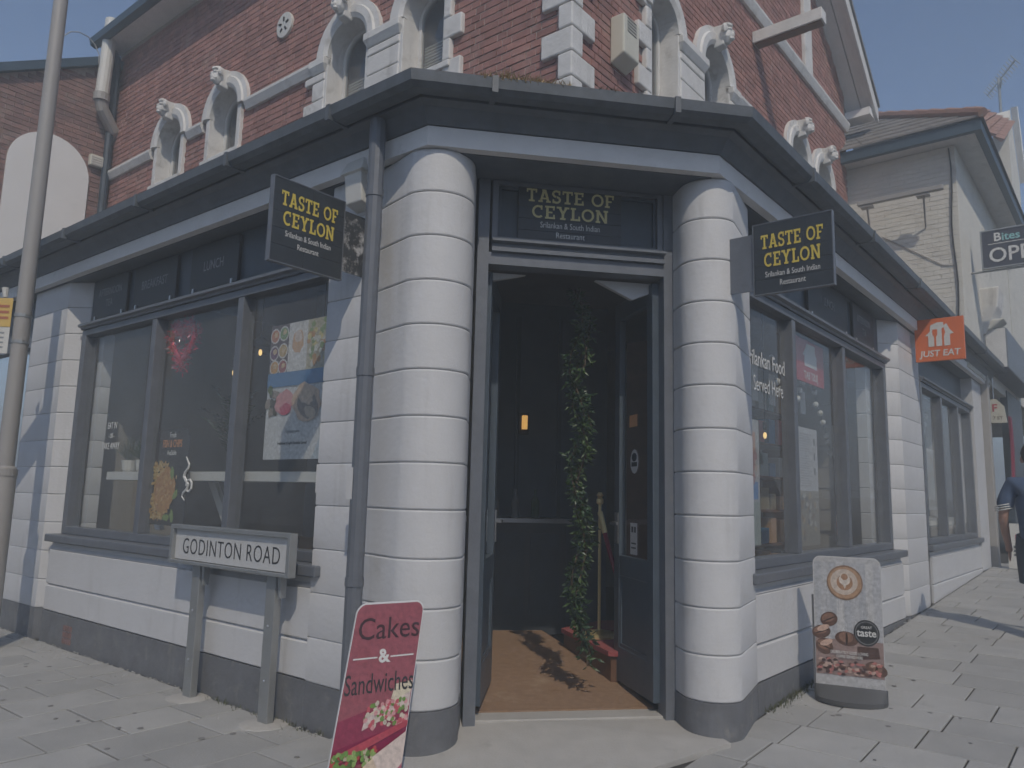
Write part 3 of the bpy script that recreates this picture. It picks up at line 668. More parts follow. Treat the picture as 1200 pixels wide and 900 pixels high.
def arched_window(xf, sc, hw, z0, off, parent, ring=.215, key=True, blinds=False):
    n = 18; pts = []
    w = MB(xf)
    # moulded surround: three-step section swept round the arch
    sec = [(0, -.02), (0, .05), (.05, .075), (.13, .075), (.145, .05), (ring, .045), (ring, -.02)]
    rings = [[(sc+(hw+r)*math.cos(math.pi*i/n), off+y, ZS+(hw+r)*math.sin(math.pi*i/n)) for r, y in sec] for i in range(n+1)]
    sur = w.loft(rings).build('arch_surround', white2, parent, smooth=True)
    for sd in (-1, 1):
        a0, a1 = sorted((sc+sd*hw, sc+sd*(hw+.085))); B('jamb_strip', white2, sur, xf, (a0, a1, off-.02, off+.04, z0-.03, ZS-.006), bevel=.006)
    B('sill', white2, sur, xf, (sc-hw-.12, sc+hw+.12, off-.1, off+.075, z0-.10, z0-.035), bevel=.01)
    # reveal lining
    ol = arch(sc, hw-.002, ZS, z0, 18); il = arch(sc, hw-.006, ZS, z0, 18)
    MB(xf).add([(a, off+.0, c) for a, c in ol]+[(a, off-.24, c) for a, c in il], [(i, i+1, len(ol)+i+1, len(ol)+i) for i in range(len(ol)-1)]).build('reveal', white2, sur, recalc=False)
    # sash: frame, meeting rail, pane
    o1 = arch(sc, hw-.008, ZS, z0, 18); o2 = arch(sc, hw-.055, ZS, z0+.05, 18); m = len(o1)
    fm = MB(xf).add([(a, off-.17, c) for a, c in o1]+[(a, off-.17, c) for a, c in o2]+[(a, off-.21, c) for a, c in o1]+[(a, off-.21, c) for a, c in o2],
                    [f for i in range(m) for j in [(i+1) % m] for f in ((i, j, m+j, m+i), (2*m+i, 3*m+i, 3*m+j, 2*m+j), (i, 2*m+i, 2*m+j, j), (m+i, m+j, 3*m+j, 3*m+i))]).build('sash_frame', white2, sur)
    MB(xf).add([(a, off-.19, c) for a, c in o2], [tuple(range(m))]).build('pane', glass_up, fm)
    MB(xf).add([(sc-hw-.15, off-.34, z0-.1), (sc+hw+.15, off-.34, z0-.1), (sc+hw+.15, off-.34, ZS+hw+.15), (sc-hw-.15, off-.34, ZS+hw+.15)], [(0, 1, 2, 3)]).build('pane_backing', plaster_up, sur)  # grey sheet added behind the pane, standing in for its grey reflection
    if blinds:
        for k in range(12): B('blind_slat', plastic_w, fm, xf, (sc-hw+.05, sc+hw-.05, off-.25, off-.235, z0+.06+.035*k, z0+.078+.035*k))
    if key: keystone(xf, sc, ZS+hw+ring*.5-.02, off+.03, sur)
    return sur
for i, (c, h, z) in enumerate(WL): arched_window(Lf, c, h, z, OL, shop, ring=.215, blinds=(i >= 2), key=(i != 3))
for i, (c, h, z) in enumerate(WR): arched_window(Rf, c, h, z, OR, shop, key=(i > 0))
# string courses
def strip(xf, a0, a1, z0, z1, off, m=white2): 
    sec = [(off-.02, z0), (off+.035, z0), (off+.05, z0+.03), (off+.08, z1-.035), (off+.08, z1), (off-.02, z1+.025)]
    return MB(xf).loft([[(a, b, c) for b, c in sec] for a in (a0, a1)]).build('string_course', m, shop)
for a0, a1 in ((7.76, 9.12), (6.34, 6.73), (3.87, 5.31)): strip(Lf, a0, a1, ZS-.13, ZS-.005, OL)
for a0, a1 in ((4.0, 5.73), (7.89, 8.74)): strip(Rf, a0, a1, ZS-.13, ZS-.005, OR)
# moulded piers and alternating jamb quoins beside the paired windows
def blocks(xf, a0, a1, zlist, off, name='quoin_block', alt=None):
    for i in range(len(zlist)-1):
        b0, b1 = a0, a1
        if alt and i % 2: b0, b1 = a0+alt[0], a1+alt[1]
        B(name, white2, shop, xf, (b0, b1, off-.015, off+.05+.004*(i % 2), zlist[i]+.006, zlist[i+1]-.004), bevel=.014)
zq = [4.90+.2265*i for i in range(7)]
def cap(xf, a0, a1, off):
    sec = [(a0-.02, a1+.02, off+.07, ZS-.16, ZS-.10), (a0-.05, a1+.05, off+.11, ZS-.10, ZS-.008)]
    mb = MB(xf)
    mb.loft([[(a0, off-.01, ZS-.17), (a1, off-.01, ZS-.17), (a1, off+.055, ZS-.17), (a0, off+.055, ZS-.17)], [(a0-.03, off-.01, ZS-.09), (a1+.03, off-.01, ZS-.09), (a1+.03, off+.10, ZS-.09), (a0-.03, off+.10, ZS-.09)],
             [(a0-.03, off-.01, ZS-.01), (a1+.03, off-.01, ZS-.01), (a1+.03, off+.10, ZS-.01), (a0-.03, off+.10, ZS-.01)]]).build('capital', white2, shop, bevel=.01)
blocks(Lf, 2.47, 2.97, zq[:-1]+[ZS-.17], OL, 'pier_block'); cap(Lf, 2.47, 2.97, OL)
blocks(Lf, 1.60, 1.84, zq+[ZS+.10, ZS+.33], OL, alt=(.14, 0)); blocks(Lf, 3.70, 3.92, zq[:-1]+[ZS-.17], OL, alt=(0, .14)); cap(Lf, 3.70, 3.92, OL)
blocks(Rf, 2.54, 3.12, zq[:-1]+[ZS-.17], OR, 'pier_block'); cap(Rf, 2.54, 3.12, OR)
blocks(Rf, 1.66, 1.92, zq+[ZS+.10], OR, alt=(.15, 0)); blocks(Rf, 3.83, 4.02, zq[:-1]+[ZS-.17], OR, alt=(0, .12)); cap(Rf, 3.83, 4.0, OR)
# corner quoins wrap both faces
zc = 4.47; i = 0
while zc < 6.6:
    a, b = (.33, .17) if i % 2 else (.15, .36)
    c1, c2 = corner_pt(.045), corner_pt(-.10)
    sL, sR = (c1-A0).dot(dL), (c1-B0).dot(dR)
    poly = [Lf(sL+a, OL+.045, 0), c1, Rf(sR+b, OR+.045, 0), Rf(sR+b, OR-.05, 0), c2, Lf(sL+a, OL-.05, 0)]
    MB().loft([[tuple(p+UP*(zc+.005)) for p in poly], [tuple(p+UP*(zc+.224)) for p in poly]], raw=True).build('quoin_block', white2, shop, bevel=.014)
    zc += .229; i += 1
# eaves on the left, gable verge on the right, roof
so = MB(Lf).box(CS_L-.5, 9.3, OL-.05, OL+.32, EAVE+.005, EAVE+.05).build('eaves_soffit', fascia_g, shop)
MB(Lf).loft([[(a, b, c) for b, c in ((OL+.321, EAVE-.02), (OL+.36, EAVE-.03), (OL+.43, EAVE), (OL+.45, EAVE+.10), (OL+.321, EAVE+.13))] for a in (CS_L-.5, 9.35)]).build('gutter', blue_gut, so)
apx = (8.78+CS_R)/2
def rake(o0, o1, dz0, dz1, nm, m, parent, ext=.42):
    pts = [(8.78+ext, EAVE-.77*ext), (apx, gable(apx)), (CS_R-ext, EAVE-.77*ext)]
    poly = [(s, z+dz1) for s, z in pts]+[(s, z+dz0) for s, z in reversed(pts)]
    return MB(Rf).slab(poly, o0, o1).build(nm, m, parent)
rk = rake(OR-.05, OR+.19, .02, .07, 'verge_soffit', fascia_g, shop); rake(OR+.205, OR+.38, .02, .075, 'verge_soffit_board', fascia_g, rk); rake(OR+.385, OR+.43, -.10, .17, 'bargeboard', white2, rk); rake(OR-.2, OR+.46, .175, .24, 'verge_tile', roof_slate, rk)
B('verge_return', fascia_g, rk, Rf, (8.84, 9.16, OR-.04, OR+.38, EAVE-.38, EAVE-.25))
strip(Rf, CS_R+.1, 8.74, 7.70, 7.84, OR)
B('pilaster_strip', white2, shop, Rf, (6.62, 6.95, OR-.01, OR+.05, 7.87, 9.3), bevel=.01)
MB().add([tuple(Lf(CS_L-.5, OL+.36, EAVE+.14)), tuple(Lf(9.3, OL+.36, EAVE+.14)), tuple(Lf(9.3, OL+.36, EAVE+.14)+dR*4.4+UP*3.3), tuple(Lf(CS_L-.5, OL+.36, EAVE+.14)+dR*4.4+UP*3.3)], [(0, 1, 2, 3)], raw=True).build('roof', roof_slate, shop)
# old hoist beam projecting high on the right-hand wall, and its wall bracket
hb = MB(Rf).box(4.66, 4.84, OR+.0, OR+.88, 7.30, 7.46).build('projecting_beam', white2, shop, bevel=.008)
B('beam_underside', wood_m, hb, Rf, (4.68, 4.82, OR+.02, OR+.86, 7.285, 7.299))
MB().tube([Lf(9.12, OL+.09, 4.2), Lf(9.12, OL+.09, 8.2), Lf(9.12, OL+.2, 8.32)], .06, 10).build('downpipe', navy, shop, smooth=True)
vd = MB(Lf).slab([(4.61+.155*math.cos(t*math.pi/12), 7.07+.165*math.sin(t*math.pi/12)) for t in range(24)], OL-.02, OL+.03).build('vent_disc', plastic_w, shop, bevel=.008, label='round white vent cover high on the brickwork')
for k in range(5):
    t = 2*math.pi*k/5+.3; p = Lf(4.61+.05*math.cos(t), OL+.032, 7.07+.05*math.sin(t)); q = Lf(4.61+.10*math.cos(t), OL+.032, 7.07+.10*math.sin(t)); MB().tube([p, q], .014, 6).build('vent_slot', letter_k, vd)
# straw and moss growing in the gutter over the door
def grass(name, label, u0, u1, n, m, h):
    mb = MB()
    for _ in range(n):
        u = random.uniform(u0, u1); p = Df(u, -.21+random.uniform(-.05, .05), 3.765+random.uniform(-.01, .01)); a = random.uniform(0, 6.28); l = random.uniform(.4, 1)*h*(1-.6*abs((u-u0)/(u1-u0)-.4)); q = p+Vector((math.cos(a)*l*.7, math.sin(a)*l*.7, l*.75)); w = Vector((-math.sin(a), math.cos(a), 0))*.004
        mb.add([tuple(p-w), tuple(p+w), tuple(q)], [(0, 1, 2)], raw=True)
    o = mb.build(name, m, recalc=False); o['kind'] = 'stuff'; o['label'] = label; o['category'] = 'grass'
grass('dry_grass', 'tuft of dry straw-coloured grass in the gutter above the door', .28, .82, 700, drygrass, .085)
grass('moss_tuft', 'small green moss tuft in the gutter below the alarm box', .98, 1.14, 130, moss, .045)

def foot(name, label, cat, xf, a0, a1, n, m, h, o1=.10):
    mb = MB()
    for _ in range(n):
        p = xf(random.uniform(a0, a1), .008+abs(random.gauss(0, o1*.4)), 0); p.z = gz(p); a_ = random.uniform(0, 6.28)
        if h: 
            l_ = random.uniform(.3, 1)*h; q = p+Vector((math.cos(a_)*l_*.6, math.sin(a_)*l_*.6, l_*.9)); w = Vector((-math.sin(a_), math.cos(a_), 0))*.003; mb.add([tuple(p-w), tuple(p+w), tuple(q)], [(0, 1, 2)], raw=True)
        else: mb.ball(p, random.uniform(.003, .009), 5, 3, (1.3, 1, .6), .2)
    o = mb.build(name, m, recalc=False); o['kind'] = 'stuff'; o['label'] = label; o['category'] = cat
foot('weeds', 'small weeds growing at the foot of the left wall', 'weeds', Lf, .7, 2.3, 170, moss, .05)
foot('weeds', 'green weeds at the foot of the right-hand wall', 'weeds', Rf, .75, 1.7, 260, moss, .05)
foot('grit', 'loose grit gathered along the left wall foot', 'grit', Lf, .6, 6.0, 700, stone_slab, 0, .22)
foot('grit', 'loose grit gathered along the right wall foot', 'grit', Rf, .7, 9.0, 500, stone_slab, 0, .2)
mb = MB(); 
for _ in range(160):
    p = Vector((random.uniform(-4, 5), random.uniform(3.9, 8), 0))
    if (p-A0).dot(nL) > .3 and (p-B0).dot(nR) > .3 or ((p-A0).dot(nL) > .2 and p.x < -.6) or ((p-B0).dot(nR) > .2 and p.x > 1.4):
        r_ = random.uniform(.008, .022); p.z = gz(p)+.003; mb.lathe(p, [(r_, -.002), (r_*.9, .0015), (r_*.2, .002)], 7)
o = mb.build('chewing_gum', mat('trodden gum', (.19, .185, .18), .8)); o['kind'] = 'stuff'; o['label'] = 'dark trodden gum spots on the paving'; o['category'] = 'gum'

# ================================================================== NEIGHBOURING BUILDINGS
def XLf(o, k, z): return Lf(9.2-k, o, z)              # flank wall of the left neighbour: a = o, b = proud
lh = thing('brick_house', 'old brick house left of the corner with a white blind arch on its flank', 'house', Lf(9.4, -.8, 0))
topz = lambda o: 8.02-.56*(o+1.6) if o > -1.6 else 8.02+.2*(-1.6-o)
fl = MB(XLf).slab([(.6, 3.3), (-2.3, 3.3), (-2.3, topz(-2.3)), (-1.6, topz(-1.6)), (.6, topz(.6))], -.3, -.012).build('flank_wall', mortar_m, lh)
mb = MB(XLf); z = 3.9; k = 0
while z < 8.2:
    o = -2.2-(.1 if k % 2 else 0)
    while o < .6:
        w = .215
        oc = o+w/2
        if z+.07 < topz(oc)-.03 and o > -2.28 and o+w < .6: mb.box(o, o+w, -.03, random.uniform(-.004, .004), z, z+.065)
        o += w+.011
    z += .0755; k += 1
mb.build('brickwork', brick_old, fl, kind='stuff', recalc=False)
MB(XLf).slab(arch(-1.04, .56, 6.06, 3.6, 16), .0, .03).build('blind_arch', mat('fresh white paint', (.74, .74, .735), .6, var=.05, vs=3), lh, label='white painted blind arch on the brick flank')
MB(XLf).slab([(.8, topz(.6)-.13), (-1.6, topz(-1.6)-.02), (-2.3, topz(-2.3)-.02), (-2.3, topz(-2.3)+.12), (-1.6, topz(-1.6)+.12), (.8, topz(.6)+.0)], -.4, .10).build('verge', blue_gut, lh)
MB(XLf).add([(.8, .1, topz(.6)+.005), (-1.6, .1, topz(-1.6)+.125), (-1.6, -5, topz(-1.6)+.125), (.8, -5, topz(.6)+.005)], [(0, 1, 2, 3)]).build('roof', roof_slate, lh)
fp = MB().tube([XLf(-1.62, .22, 8.72), XLf(-1.58, .22, 7.36)], .10, 14).build('flue_pipe', plastic_w); tag(fp, 'fat white vertical flue pipe beside the left eaves', 'pipe')
MB().tube([XLf(-1.58, .22, 7.45), XLf(-1.58, .22, 7.33)], .118, 14).build('flue_collar', pole_m, fp)
MB().tube([XLf(-1.58, .22, 7.35), XLf(-1.62, .20, 7.22), XLf(-1.85, .10, 6.98), XLf(-1.92, -.03, 6.90)], .095, 12).build('flue_elbow', pole_m, fp, smooth=True)
vb = B('wall_vent', plastic_y, None, XLf, (-1.78, -1.57, .0, .09, 6.33, 6.51), bevel=.01); tag(vb, 'small cream vent box on the left brick flank', 'vent')
for k in range(4): B('louvre', plastic_w, vb, XLf, (-1.765, -1.585, .091, .10, 6.35+.038*k, 6.372+.038*k))
cb = MB().tube([XLf(-1.2+.28*math.cos(t), .25, 7.95+.32*math.sin(t)) for t in [math.pi*.15*k for k in range(1, 8)]], .008, 5).build('aerial_cable', pole_m); tag(cb, 'thin grey cable looping over the left roof edge', 'cable')

# the next shop along the left street, at the picture edge
ns = thing('next_shopfront', 'dark framed shopfront at the far left edge behind the lamp post', 'shopfront', Lf(7.4, -.2, 0))
MB(Lf).ring(6.2, 9.0, -.2, -.1, .45, 3.1, .12, .10, .2).build('window_frame', slate_p, ns)
MB(Lf).add([(6.32, -.15, .55), (8.88, -.15, .55), (8.88, -.15, 2.9), (6.32, -.15, 2.9)], [(0, 1, 2, 3)]).build('pane', glass, ns); B('stall_riser', white, ns, Lf, (6.2, 9.0, -.3, -.05, .16, .449)); B('plinth', plinth_m, ns, Lf, (6.2, 9.0, -.3, -.04, -.25, .159))
B('back_panel', dark_room, ns, Lf, (6.2, 9.0, -1.3, -1.25, -.05, 3.4)); B('fascia_panel', navy, ns, Lf, (6.2, 9.0, -.22, -.12, 3.11, 3.44))
fb = MB()
for k in range(60): fb.ball(Lf(random.uniform(6.4, 6.9), random.uniform(-.6, -.3), random.uniform(.9, 1.9)), random.uniform(.03, .07), 6, 4, col=random.choice(((.6, .58, .55), (.5, .2, .25), (.1, .2, .08), (.6, .5, .4))))
fbo = fb.build('flower_display', print_m); fbo['kind'] = 'stuff'; fbo['label'] = 'white and pink flowers in the far left shop window'; fbo['category'] = 'flowers'

wh = thing('white_house', 'cream painted brick house with dark gutter and hipped slate roof on the right', 'house', Rf(10, -1, .3))
def XRf(o, k, z): return Rf(8.79-k, o, z)
fw = MB(Rf).box(8.79, 14.5, OR-.6, .10, 3.5, 7.04).build('wall', cream, wh)
mb = MB(XRf); z = 3.7; k = 0                          # painted brick courses on the flank
while z < 7.0:
    o = OR-.02-(.1 if k % 2 else 0)
    while o < .09:
        a0, a1 = max(o, OR-.02), min(o+.215, .095)
        if a1-a0 > .03: mb.box(a0, a1, -.01, random.uniform(.004, .009), z, z+.069)
        o += .223
    z += .0755; k += 1
mb.build('painted_brickwork', cream, fw, kind='stuff', recalc=False)
for nm, x0, x1, o0, o1, z0, z1, m in (('eaves_soffit', 8.5, 14.6, OR-.6, .42, 7.05, 7.09, white2),): B(nm, m, wh, Rf, (x0, x1, o0, o1, z0, z1))
MB().loft([[tuple(Rf(s, o, z)) for s, o in ((8.40, OR-.6), (8.40, .52), (14.6, .52), (14.6, .42), (8.50, .42), (8.50, OR-.6))] for z in (7.03, 7.20)], raw=True).build('gutter', blue_gut, wh)
hz = 7.21
rf = MB(Rf).add([(8.36, .56, hz), (8.36, -5.6, hz), (11.44, -2.52, hz+2.15), (14.6, -2.52, hz+2.15), (14.6, .56, hz)], [(0, 1, 2), (0, 2, 3, 4)]).build('roof', roof_slate, wh, recalc=False)
for r in range(12):                                   # slate courses as overlapping strips, each a slate row cut into slates
    t0, t1 = r/12, (r+1)/12
    p0, p1 = Vector((8.36+3.08*t0, .56-3.08*t0, hz+2.15*t0)), Vector((8.36+3.08*t0, -5.6+3.08*t0, hz+2.15*t0))
    q0, q1 = Vector((8.36+3.08*t1, .56-3.08*t1, hz+2.15*t1)), Vector((8.36+3.08*t1, -5.6+3.08*t1, hz+2.15*t1))
    nS = 10
    for k in range(nS):
        f0, f1 = k/nS*.55+.0008, (k+1)/nS*.55-.0008; dz = .012+random.uniform(0, .008)
        a, b, c_, d_ = p0.lerp(p1, f0), p0.lerp(p1, f1), q0.lerp(q1, f1), q0.lerp(q1, f0)
        mb = MB(Rf); lo = [tuple(v+Vector((0, 0, .004))) for v in (a, b, c_, d_)]; hi = [tuple(v+Vector((0, 0, e))) for v, e in ((a, .02+dz), (b, .02+dz), (c_, .008), (d_, .008))]
        mb.loft([lo, hi]).build('slate', roof_slate, rf)
hp = [Rf(8.36+3.08*t, .56-3.08*t, hz+2.15*t+.05) for t in [k/11 for k in range(12)]]
for k in range(11): MB().tube([hp[k], hp[k].lerp(hp[k+1], .97)+UP*.012], [.075, .085], 8).build('ridge_tile', ridge_m, rf)
# second house further along with tiled roof and gable verge
h2 = thing('tiled_house', 'far house with reddish tiled roof behind the television aerial', 'house', Rf(16, -1, .5))
B('wall', cream, h2, Rf, (14.6, 24, -6, .1, 3.6, 7.6))
ta, tb, tc, td = Vector((11.2, -.25, 8.75)), Vector((14.5, -.25, 10.25)), Vector((15.05, .35, 9.9)), Vector((12.6, .35, 8.5))
r2 = MB(Rf).add([tuple(v) for v in (td, tc, tb, ta)], [(0, 1, 2, 3)]).build('roof', ridge_m, h2, recalc=False)
for r in range(6):
    for k in range(6):
        f0, f1, g0, g1 = k/6+.004, (k+1)/6-.004, r/6, (r+1)/6+.02
        P = lambda f, g: td.lerp(tc, f).lerp(ta.lerp(tb, f), g)
        MB(Rf).loft([[tuple(P(f, g)+Vector((0, .002, .005))) for f, g in ((f0, g0), (f1, g0), (f1, g1), (f0, g1))], [tuple(P(f, g)+Vector((0, e, e))) for f, g, e in ((f0, g0, .05), (f1, g0, .05), (f1, g1, .012), (f0, g1, .012))]]).build('roof_tile', ridge_m, r2)
MB(Rf).slab([(15.3, 10.4), (15.55, 10.5), (16.5, 9.0), (16.2, 8.9)], .3, .42).build('bargeboard', fascia_g, h2)
MB(Rf).slab([(14.6, 7.6), (16.2, 7.6), (16.2, 8.95), (15.3, 10.35), (14.6, 9.6)], .0, .29).build('gable_wall', cream, h2)
# aerial
ae = MB().tube([Rf(15.6, .1, 8.0), Rf(15.4, .1, 11.25)], .03, 6).build('television_aerial', galv); tag(ae, 'television aerial on a tall mast above the right-hand roofs', 'aerial')
q0_, q1_ = Rf(14.2, .55, 10.95), Rf(17.4, -.35, 11.85)
MB().tube([q0_, q1_], .018, 5).build('boom', galv, ae)
for k in range(14):
    p = q0_.lerp(q1_, k/13); MB().tube([p-UP*.13+nR*.08, p+UP*.13-nR*.08], .010, 4).build('element', galv, ae)
MB().tube([Rf(15.0, .2, 11.0), Rf(15.9, .05, 11.05)], .016, 5).build('boom', galv, ae)

# sign-lamp trough on the flank of the white house
lt = B('trough_light', pole_m, None, XRf, (-1.26, -.02, .38, .46, 6.20, 6.27), bevel=.01); tag(lt, 'long grey trough light on two arms on the cream flank wall', 'light')
for o in (-1.12, -.30): MB().tube([XRf(o, .41, 6.2), XRf(o-.06, .02, 5.78)], .014, 6).build('arm', pole_m, lt); B('arm_plate', pole_m, lt, XRf, (o-.10, o+.08, .30, .44, 6.165, 6.195))
def cable(pts, r, label, m=letter_k):
    o = MB().tube(pts, r, 5).build('wall_cable', m); tag(o, label, 'cable'); return o
cable([XRf(.02+.02*math.sin(k*1.1), .03, 7.0-.31*k) for k in range(12)], .012, 'dark cable running down the corner of the cream house')
cable([XRf(-1.0+.095*k, .02, 5.75-.07*k-.0*k*k) for k in range(8)]+[XRf(-.15, .02, 5.12), XRf(.0, .02, 5.10)], .008, 'thin cable sagging across the cream flank wall', pole_m)
cable([XRf(-1.42+.12*math.cos(t), .12, 6.78+.10*math.sin(t)) for t in [k*.7 for k in range(11)]], .008, 'coil of white cable at the brick and cream wall junction', plastic_w)
# stucco corbel and dark shop beyond
nf = thing('next_shop_right', 'neighbouring shop at the right edge with grey roller box and stocked shelves', 'shopfront', Rf(11.5, .1, .45))
B('corner_post', pole_m, nf, Rf, (10.47, 10.62, -.05, .12, .4, 4.3), bevel=.02)
MB(Rf).loft([[(10.5, -.05, 4.3), (11.0, -.05, 4.3), (11.0, .12, 4.3), (10.5, .12, 4.3)], [(10.45, -.05, 4.75), (11.05, -.05, 4.75), (11.05, .34, 4.75), (10.45, .34, 4.75)], [(10.45, -.05, 5.1), (11.05, -.05, 5.1), (11.05, .38, 5.1), (10.45, .38, 5.1)]]).build('corbel', white2, nf, bevel=.03)
MB(Rf).loft([[(10.52, .1, 4.38), (10.98, .1, 4.38), (10.98, .2, 4.38), (10.52, .2, 4.38)], [(10.50, .1, 4.55), (11.0, .1, 4.55), (11.0, .42, 4.55), (10.5, .42, 4.55)]]).build('corbel_scroll', cream, nf, bevel=.03)
B('roller_box', slate_p, nf, Rf, (10.63, 15, .0, .42, 3.72, 4.42), bevel=.02); B('roller_box_end', white2, nf, Rf, (10.60, 10.628, .02, .40, 3.74, 4.40)); B('soffit', wood_m, nf, Rf, (10.63, 15, -.9, .0, 3.64, 3.70))
B('back_wall', dark_room, nf, Rf, (10.6, 15, -1.3, -1.2, .4, 3.7)); B('floor', concrete, nf, Rf, (10.47, 15, -1.3, -.06, .2, .47))
for k in range(5):
    sh = B('shelf', pole_m, nf, Rf, (10.9, 14.8, -1.15, -.75, 1.0+.45*k, 1.04+.45*k))
    for j in range(14):
        cx = 11.0+.26*j; hgt = random.uniform(.16, .34); B('packet', mat('packet %d %d' % (k, j), random.choice(((.12, .2, .28), (.4, .42, .42), (.3, .28, .22), (.1, .14, .18), (.35, .12, .1))), .5), sh, Rf, (cx, cx+random.uniform(.14, .22), -1.1, -.8, 1.042+.45*k, 1.042+.45*k+hgt))
rb = MB(Rf).loft([[(12.55+.1*math.sin(z*3), .14, z), (12.75+.1*math.sin(z*3), .14, z), (12.75+.1*math.sin(z*3), .18, z), (12.55+.1*math.sin(z*3), .18, z)] for z in (1.9, 2.2, 2.5, 2.8, 3.1)]).build('red_banner', velvet); tag(rb, 'narrow red banner hanging at the right-hand shop', 'banner')
B('dark_pier', navy, nf, Rf, (12.85, 15, .0, .12, .45, 3.63))
fs = MB(XRf).slab([(.06, 2.84), (.30, 2.84), (.27, 3.12), (.16, 3.25), (.06, 3.25)], -2.24, -2.2).build('hanging_sign', plastic_y); tag(fs, 'small cream hanging sign with red lettering by the far shop', 'sign')
text('F', .13, XRf(.13, -2.198, 3.09), nR, UP, mat('red lettering', (.45, .05, .06), .5), fs, bold=.02); text('7 ST', .06, XRf(.17, -2.198, 2.92), nR, UP, mat('brown lettering', (.2, .14, .08), .5), fs, bold=.01)
MB().tube([XRf(.12, -2.22, 3.25), XRf(.12, -2.22, 3.62)], .01, 5).build('hanger', chrome, fs)
wb = MB(XRf).box(.28, .60, -1.44, -1.41, .46, 1.16).build('white_board', plastic_w); tag(wb, 'white advertising board with red square leaning by the far shop door', 'sign')
B('red_square', velvet, wb, XRf, (.39, .50, -1.409, -1.406, .90, .99))
for k in range(3): B('print_bar', letter_k, wb, XRf, (.36, .53, -1.409, -1.406, .66+.06*k, .69+.06*k))
# projecting OPEN sign of the neighbour
bs = thing('projecting_sign', 'dark projecting sign reading OPEN on the cream house at the right edge', 'sign', Rf(9.7, .6, 5.5))
def SXR(s0): 
    def f(o, k, z): return Rf(s0-k, o, z)
    return f
x9 = SXR(9.6); MB(x9).box(.28, 1.15, -.05, .0, 5.20, 5.80).build('panel', mat('dark blue grey sign', (.05, .055, .075), .45, var=.1), bs)
MB(x9).ring(.26, 1.17, -.06, .012, 5.18, 5.82, .022).build('frame', galv, bs); MB().tube([x9(.05, -.03, 5.15), x9(1.1, -.03, 5.15)], .018, 6).build('bracket', galv, bs)
text('OPEN', .24, x9(.36, .001, 5.38), nR, UP, letter_w, bs, align='LEFT', bold=.012, xs=.95); text('B', .14, x9(.44, .001, 5.68), nR, UP, letter_w, bs, align='LEFT', bold=.02)
text('ites', .13, x9(.55, .001, 5.675), nR, UP, mat('teal lettering', (.25, .5, .5), .5), bs, align='LEFT', bold=.018); B('rule', letter_w, bs, x9, (.36, 1.1, .001, .003, 5.575, 5.585))

# ================================================================== SIGNS ON THE BUILDING
peel = mat('peeling dark paint over white', (.05, .055, .06), .6, stain=((.6, .6, .6), 9, .50, 1.0))
def sign_frame(xd, o_dir, base):                      # board seen edge-on to the wall: a along the outward direction, b towards viewer, c up
    n = (xd.cross(UP)).normalized()
    def f(a, b, z): return base+o_dir*a+n*b+UP*z
    return f
def hanging(base, out, xd, label, a0, a1, z0, z1, pz, pm):
    t = thing('hanging_sign', label, 'sign', base+out*((a0+a1)/2)+UP*z0, 'projecting restaurant name signs')
    f = sign_frame(xd, out, base)
    bd = MB(f).box(a0, a1, -.03, -.006, z0, z1).build('sign_panel', board_dark, t)
    h = (z1-z0)/5
    for r in range(5):
        cut = random.uniform(.3, .7)*(a1-a0)+a0
        for b0, b1 in ((a0, cut), (cut, a1)): MB(f).box(b0+.001, b1-.001, -.0055, -.001+random.uniform(-.0006, .0006), z0+h*r+.001, z0+h*(r+1)-.001).build('plank', plank_m, bd)
    MB(f).ring(a0-.006, a1+.006, -.034, .002, z0-.006, z1+.006, .006).build('edge_trim', slate_p, t)
    MB(f).box(.0, a0+.02, -.02, -.008, pz[0], pz[1]).build('bracket_plate', pm, t)
    w = a1-a0; c = base+out*((a0+a1)/2)+n0(xd)*.0005+UP*0
    slab_text('TASTE OF', .088, c+UP*(z1-.115), xd, UP, yellow, bd, w*.80)
    slab_text('CEYLON', .088, c+UP*(z1-.232), xd, UP, yellow, bd, w*.72)
    text('Srilankan & South Indian', .036, c+UP*(z1-.325), xd, UP, letter_w, bd, xs=.68)
    text('Restaurant', .036, c+UP*(z1-.385), xd, UP, letter_w, bd, xs=.72)
    return t
def n0(xd): return xd.cross(UP).normalized()
hanging(Lf(.62, 0, 0), nL, -nL, 'black plank TASTE OF CEYLON sign projecting over the left window with peeling wall plate', .18, .69, 2.70, 3.20, (2.76, 3.15), peel)
hanging(Rf(.12, 0, 0), nR, nR, 'black plank TASTE OF CEYLON sign projecting beside the right-hand column', .25, .72, 2.66, 3.10, (2.69, 3.05), slate_p)
# takeaway app sign
je = thing('takeaway_sign', 'square orange JUST EAT sign with a white house emblem projecting on the right', 'sign', Rf(5.5, .3, 3.07))
jf = sign_frame(nR, nR, Rf(5.5, 0, 0))
MB(jf).box(.05, .56, -.05, .0, 3.07, 3.57).build('sign_box', orange_m, je, bevel=.004)
MB(jf).box(-.02, .05, -.035, -.015, 3.25, 3.40).build('bracket', chrome, je)
em = MB(jf); Y = lambda v: 3.07+v*.5
X = lambda v: .05+v*.51
em.slab([(X(a), Y(b)) for a, b in ((.22, .60), (.32, .70), (.33, .84), (.46, .90), (.60, .90), (.60, .82), (.66, .86), (.72, .72), (.80, .62), (.72, .60), (.72, .34), (.28, .34), (.28, .60))], .0005, .003)
em.build('house_emblem', letter_w, je)
cu = MB(jf)
cu.slab([(X(a), Y(b)) for a, b in ((.40, .34), (.44, .34), (.44, .56), (.47, .62), (.47, .74), (.37, .74), (.37, .62), (.40, .56))], .0032, .0042)
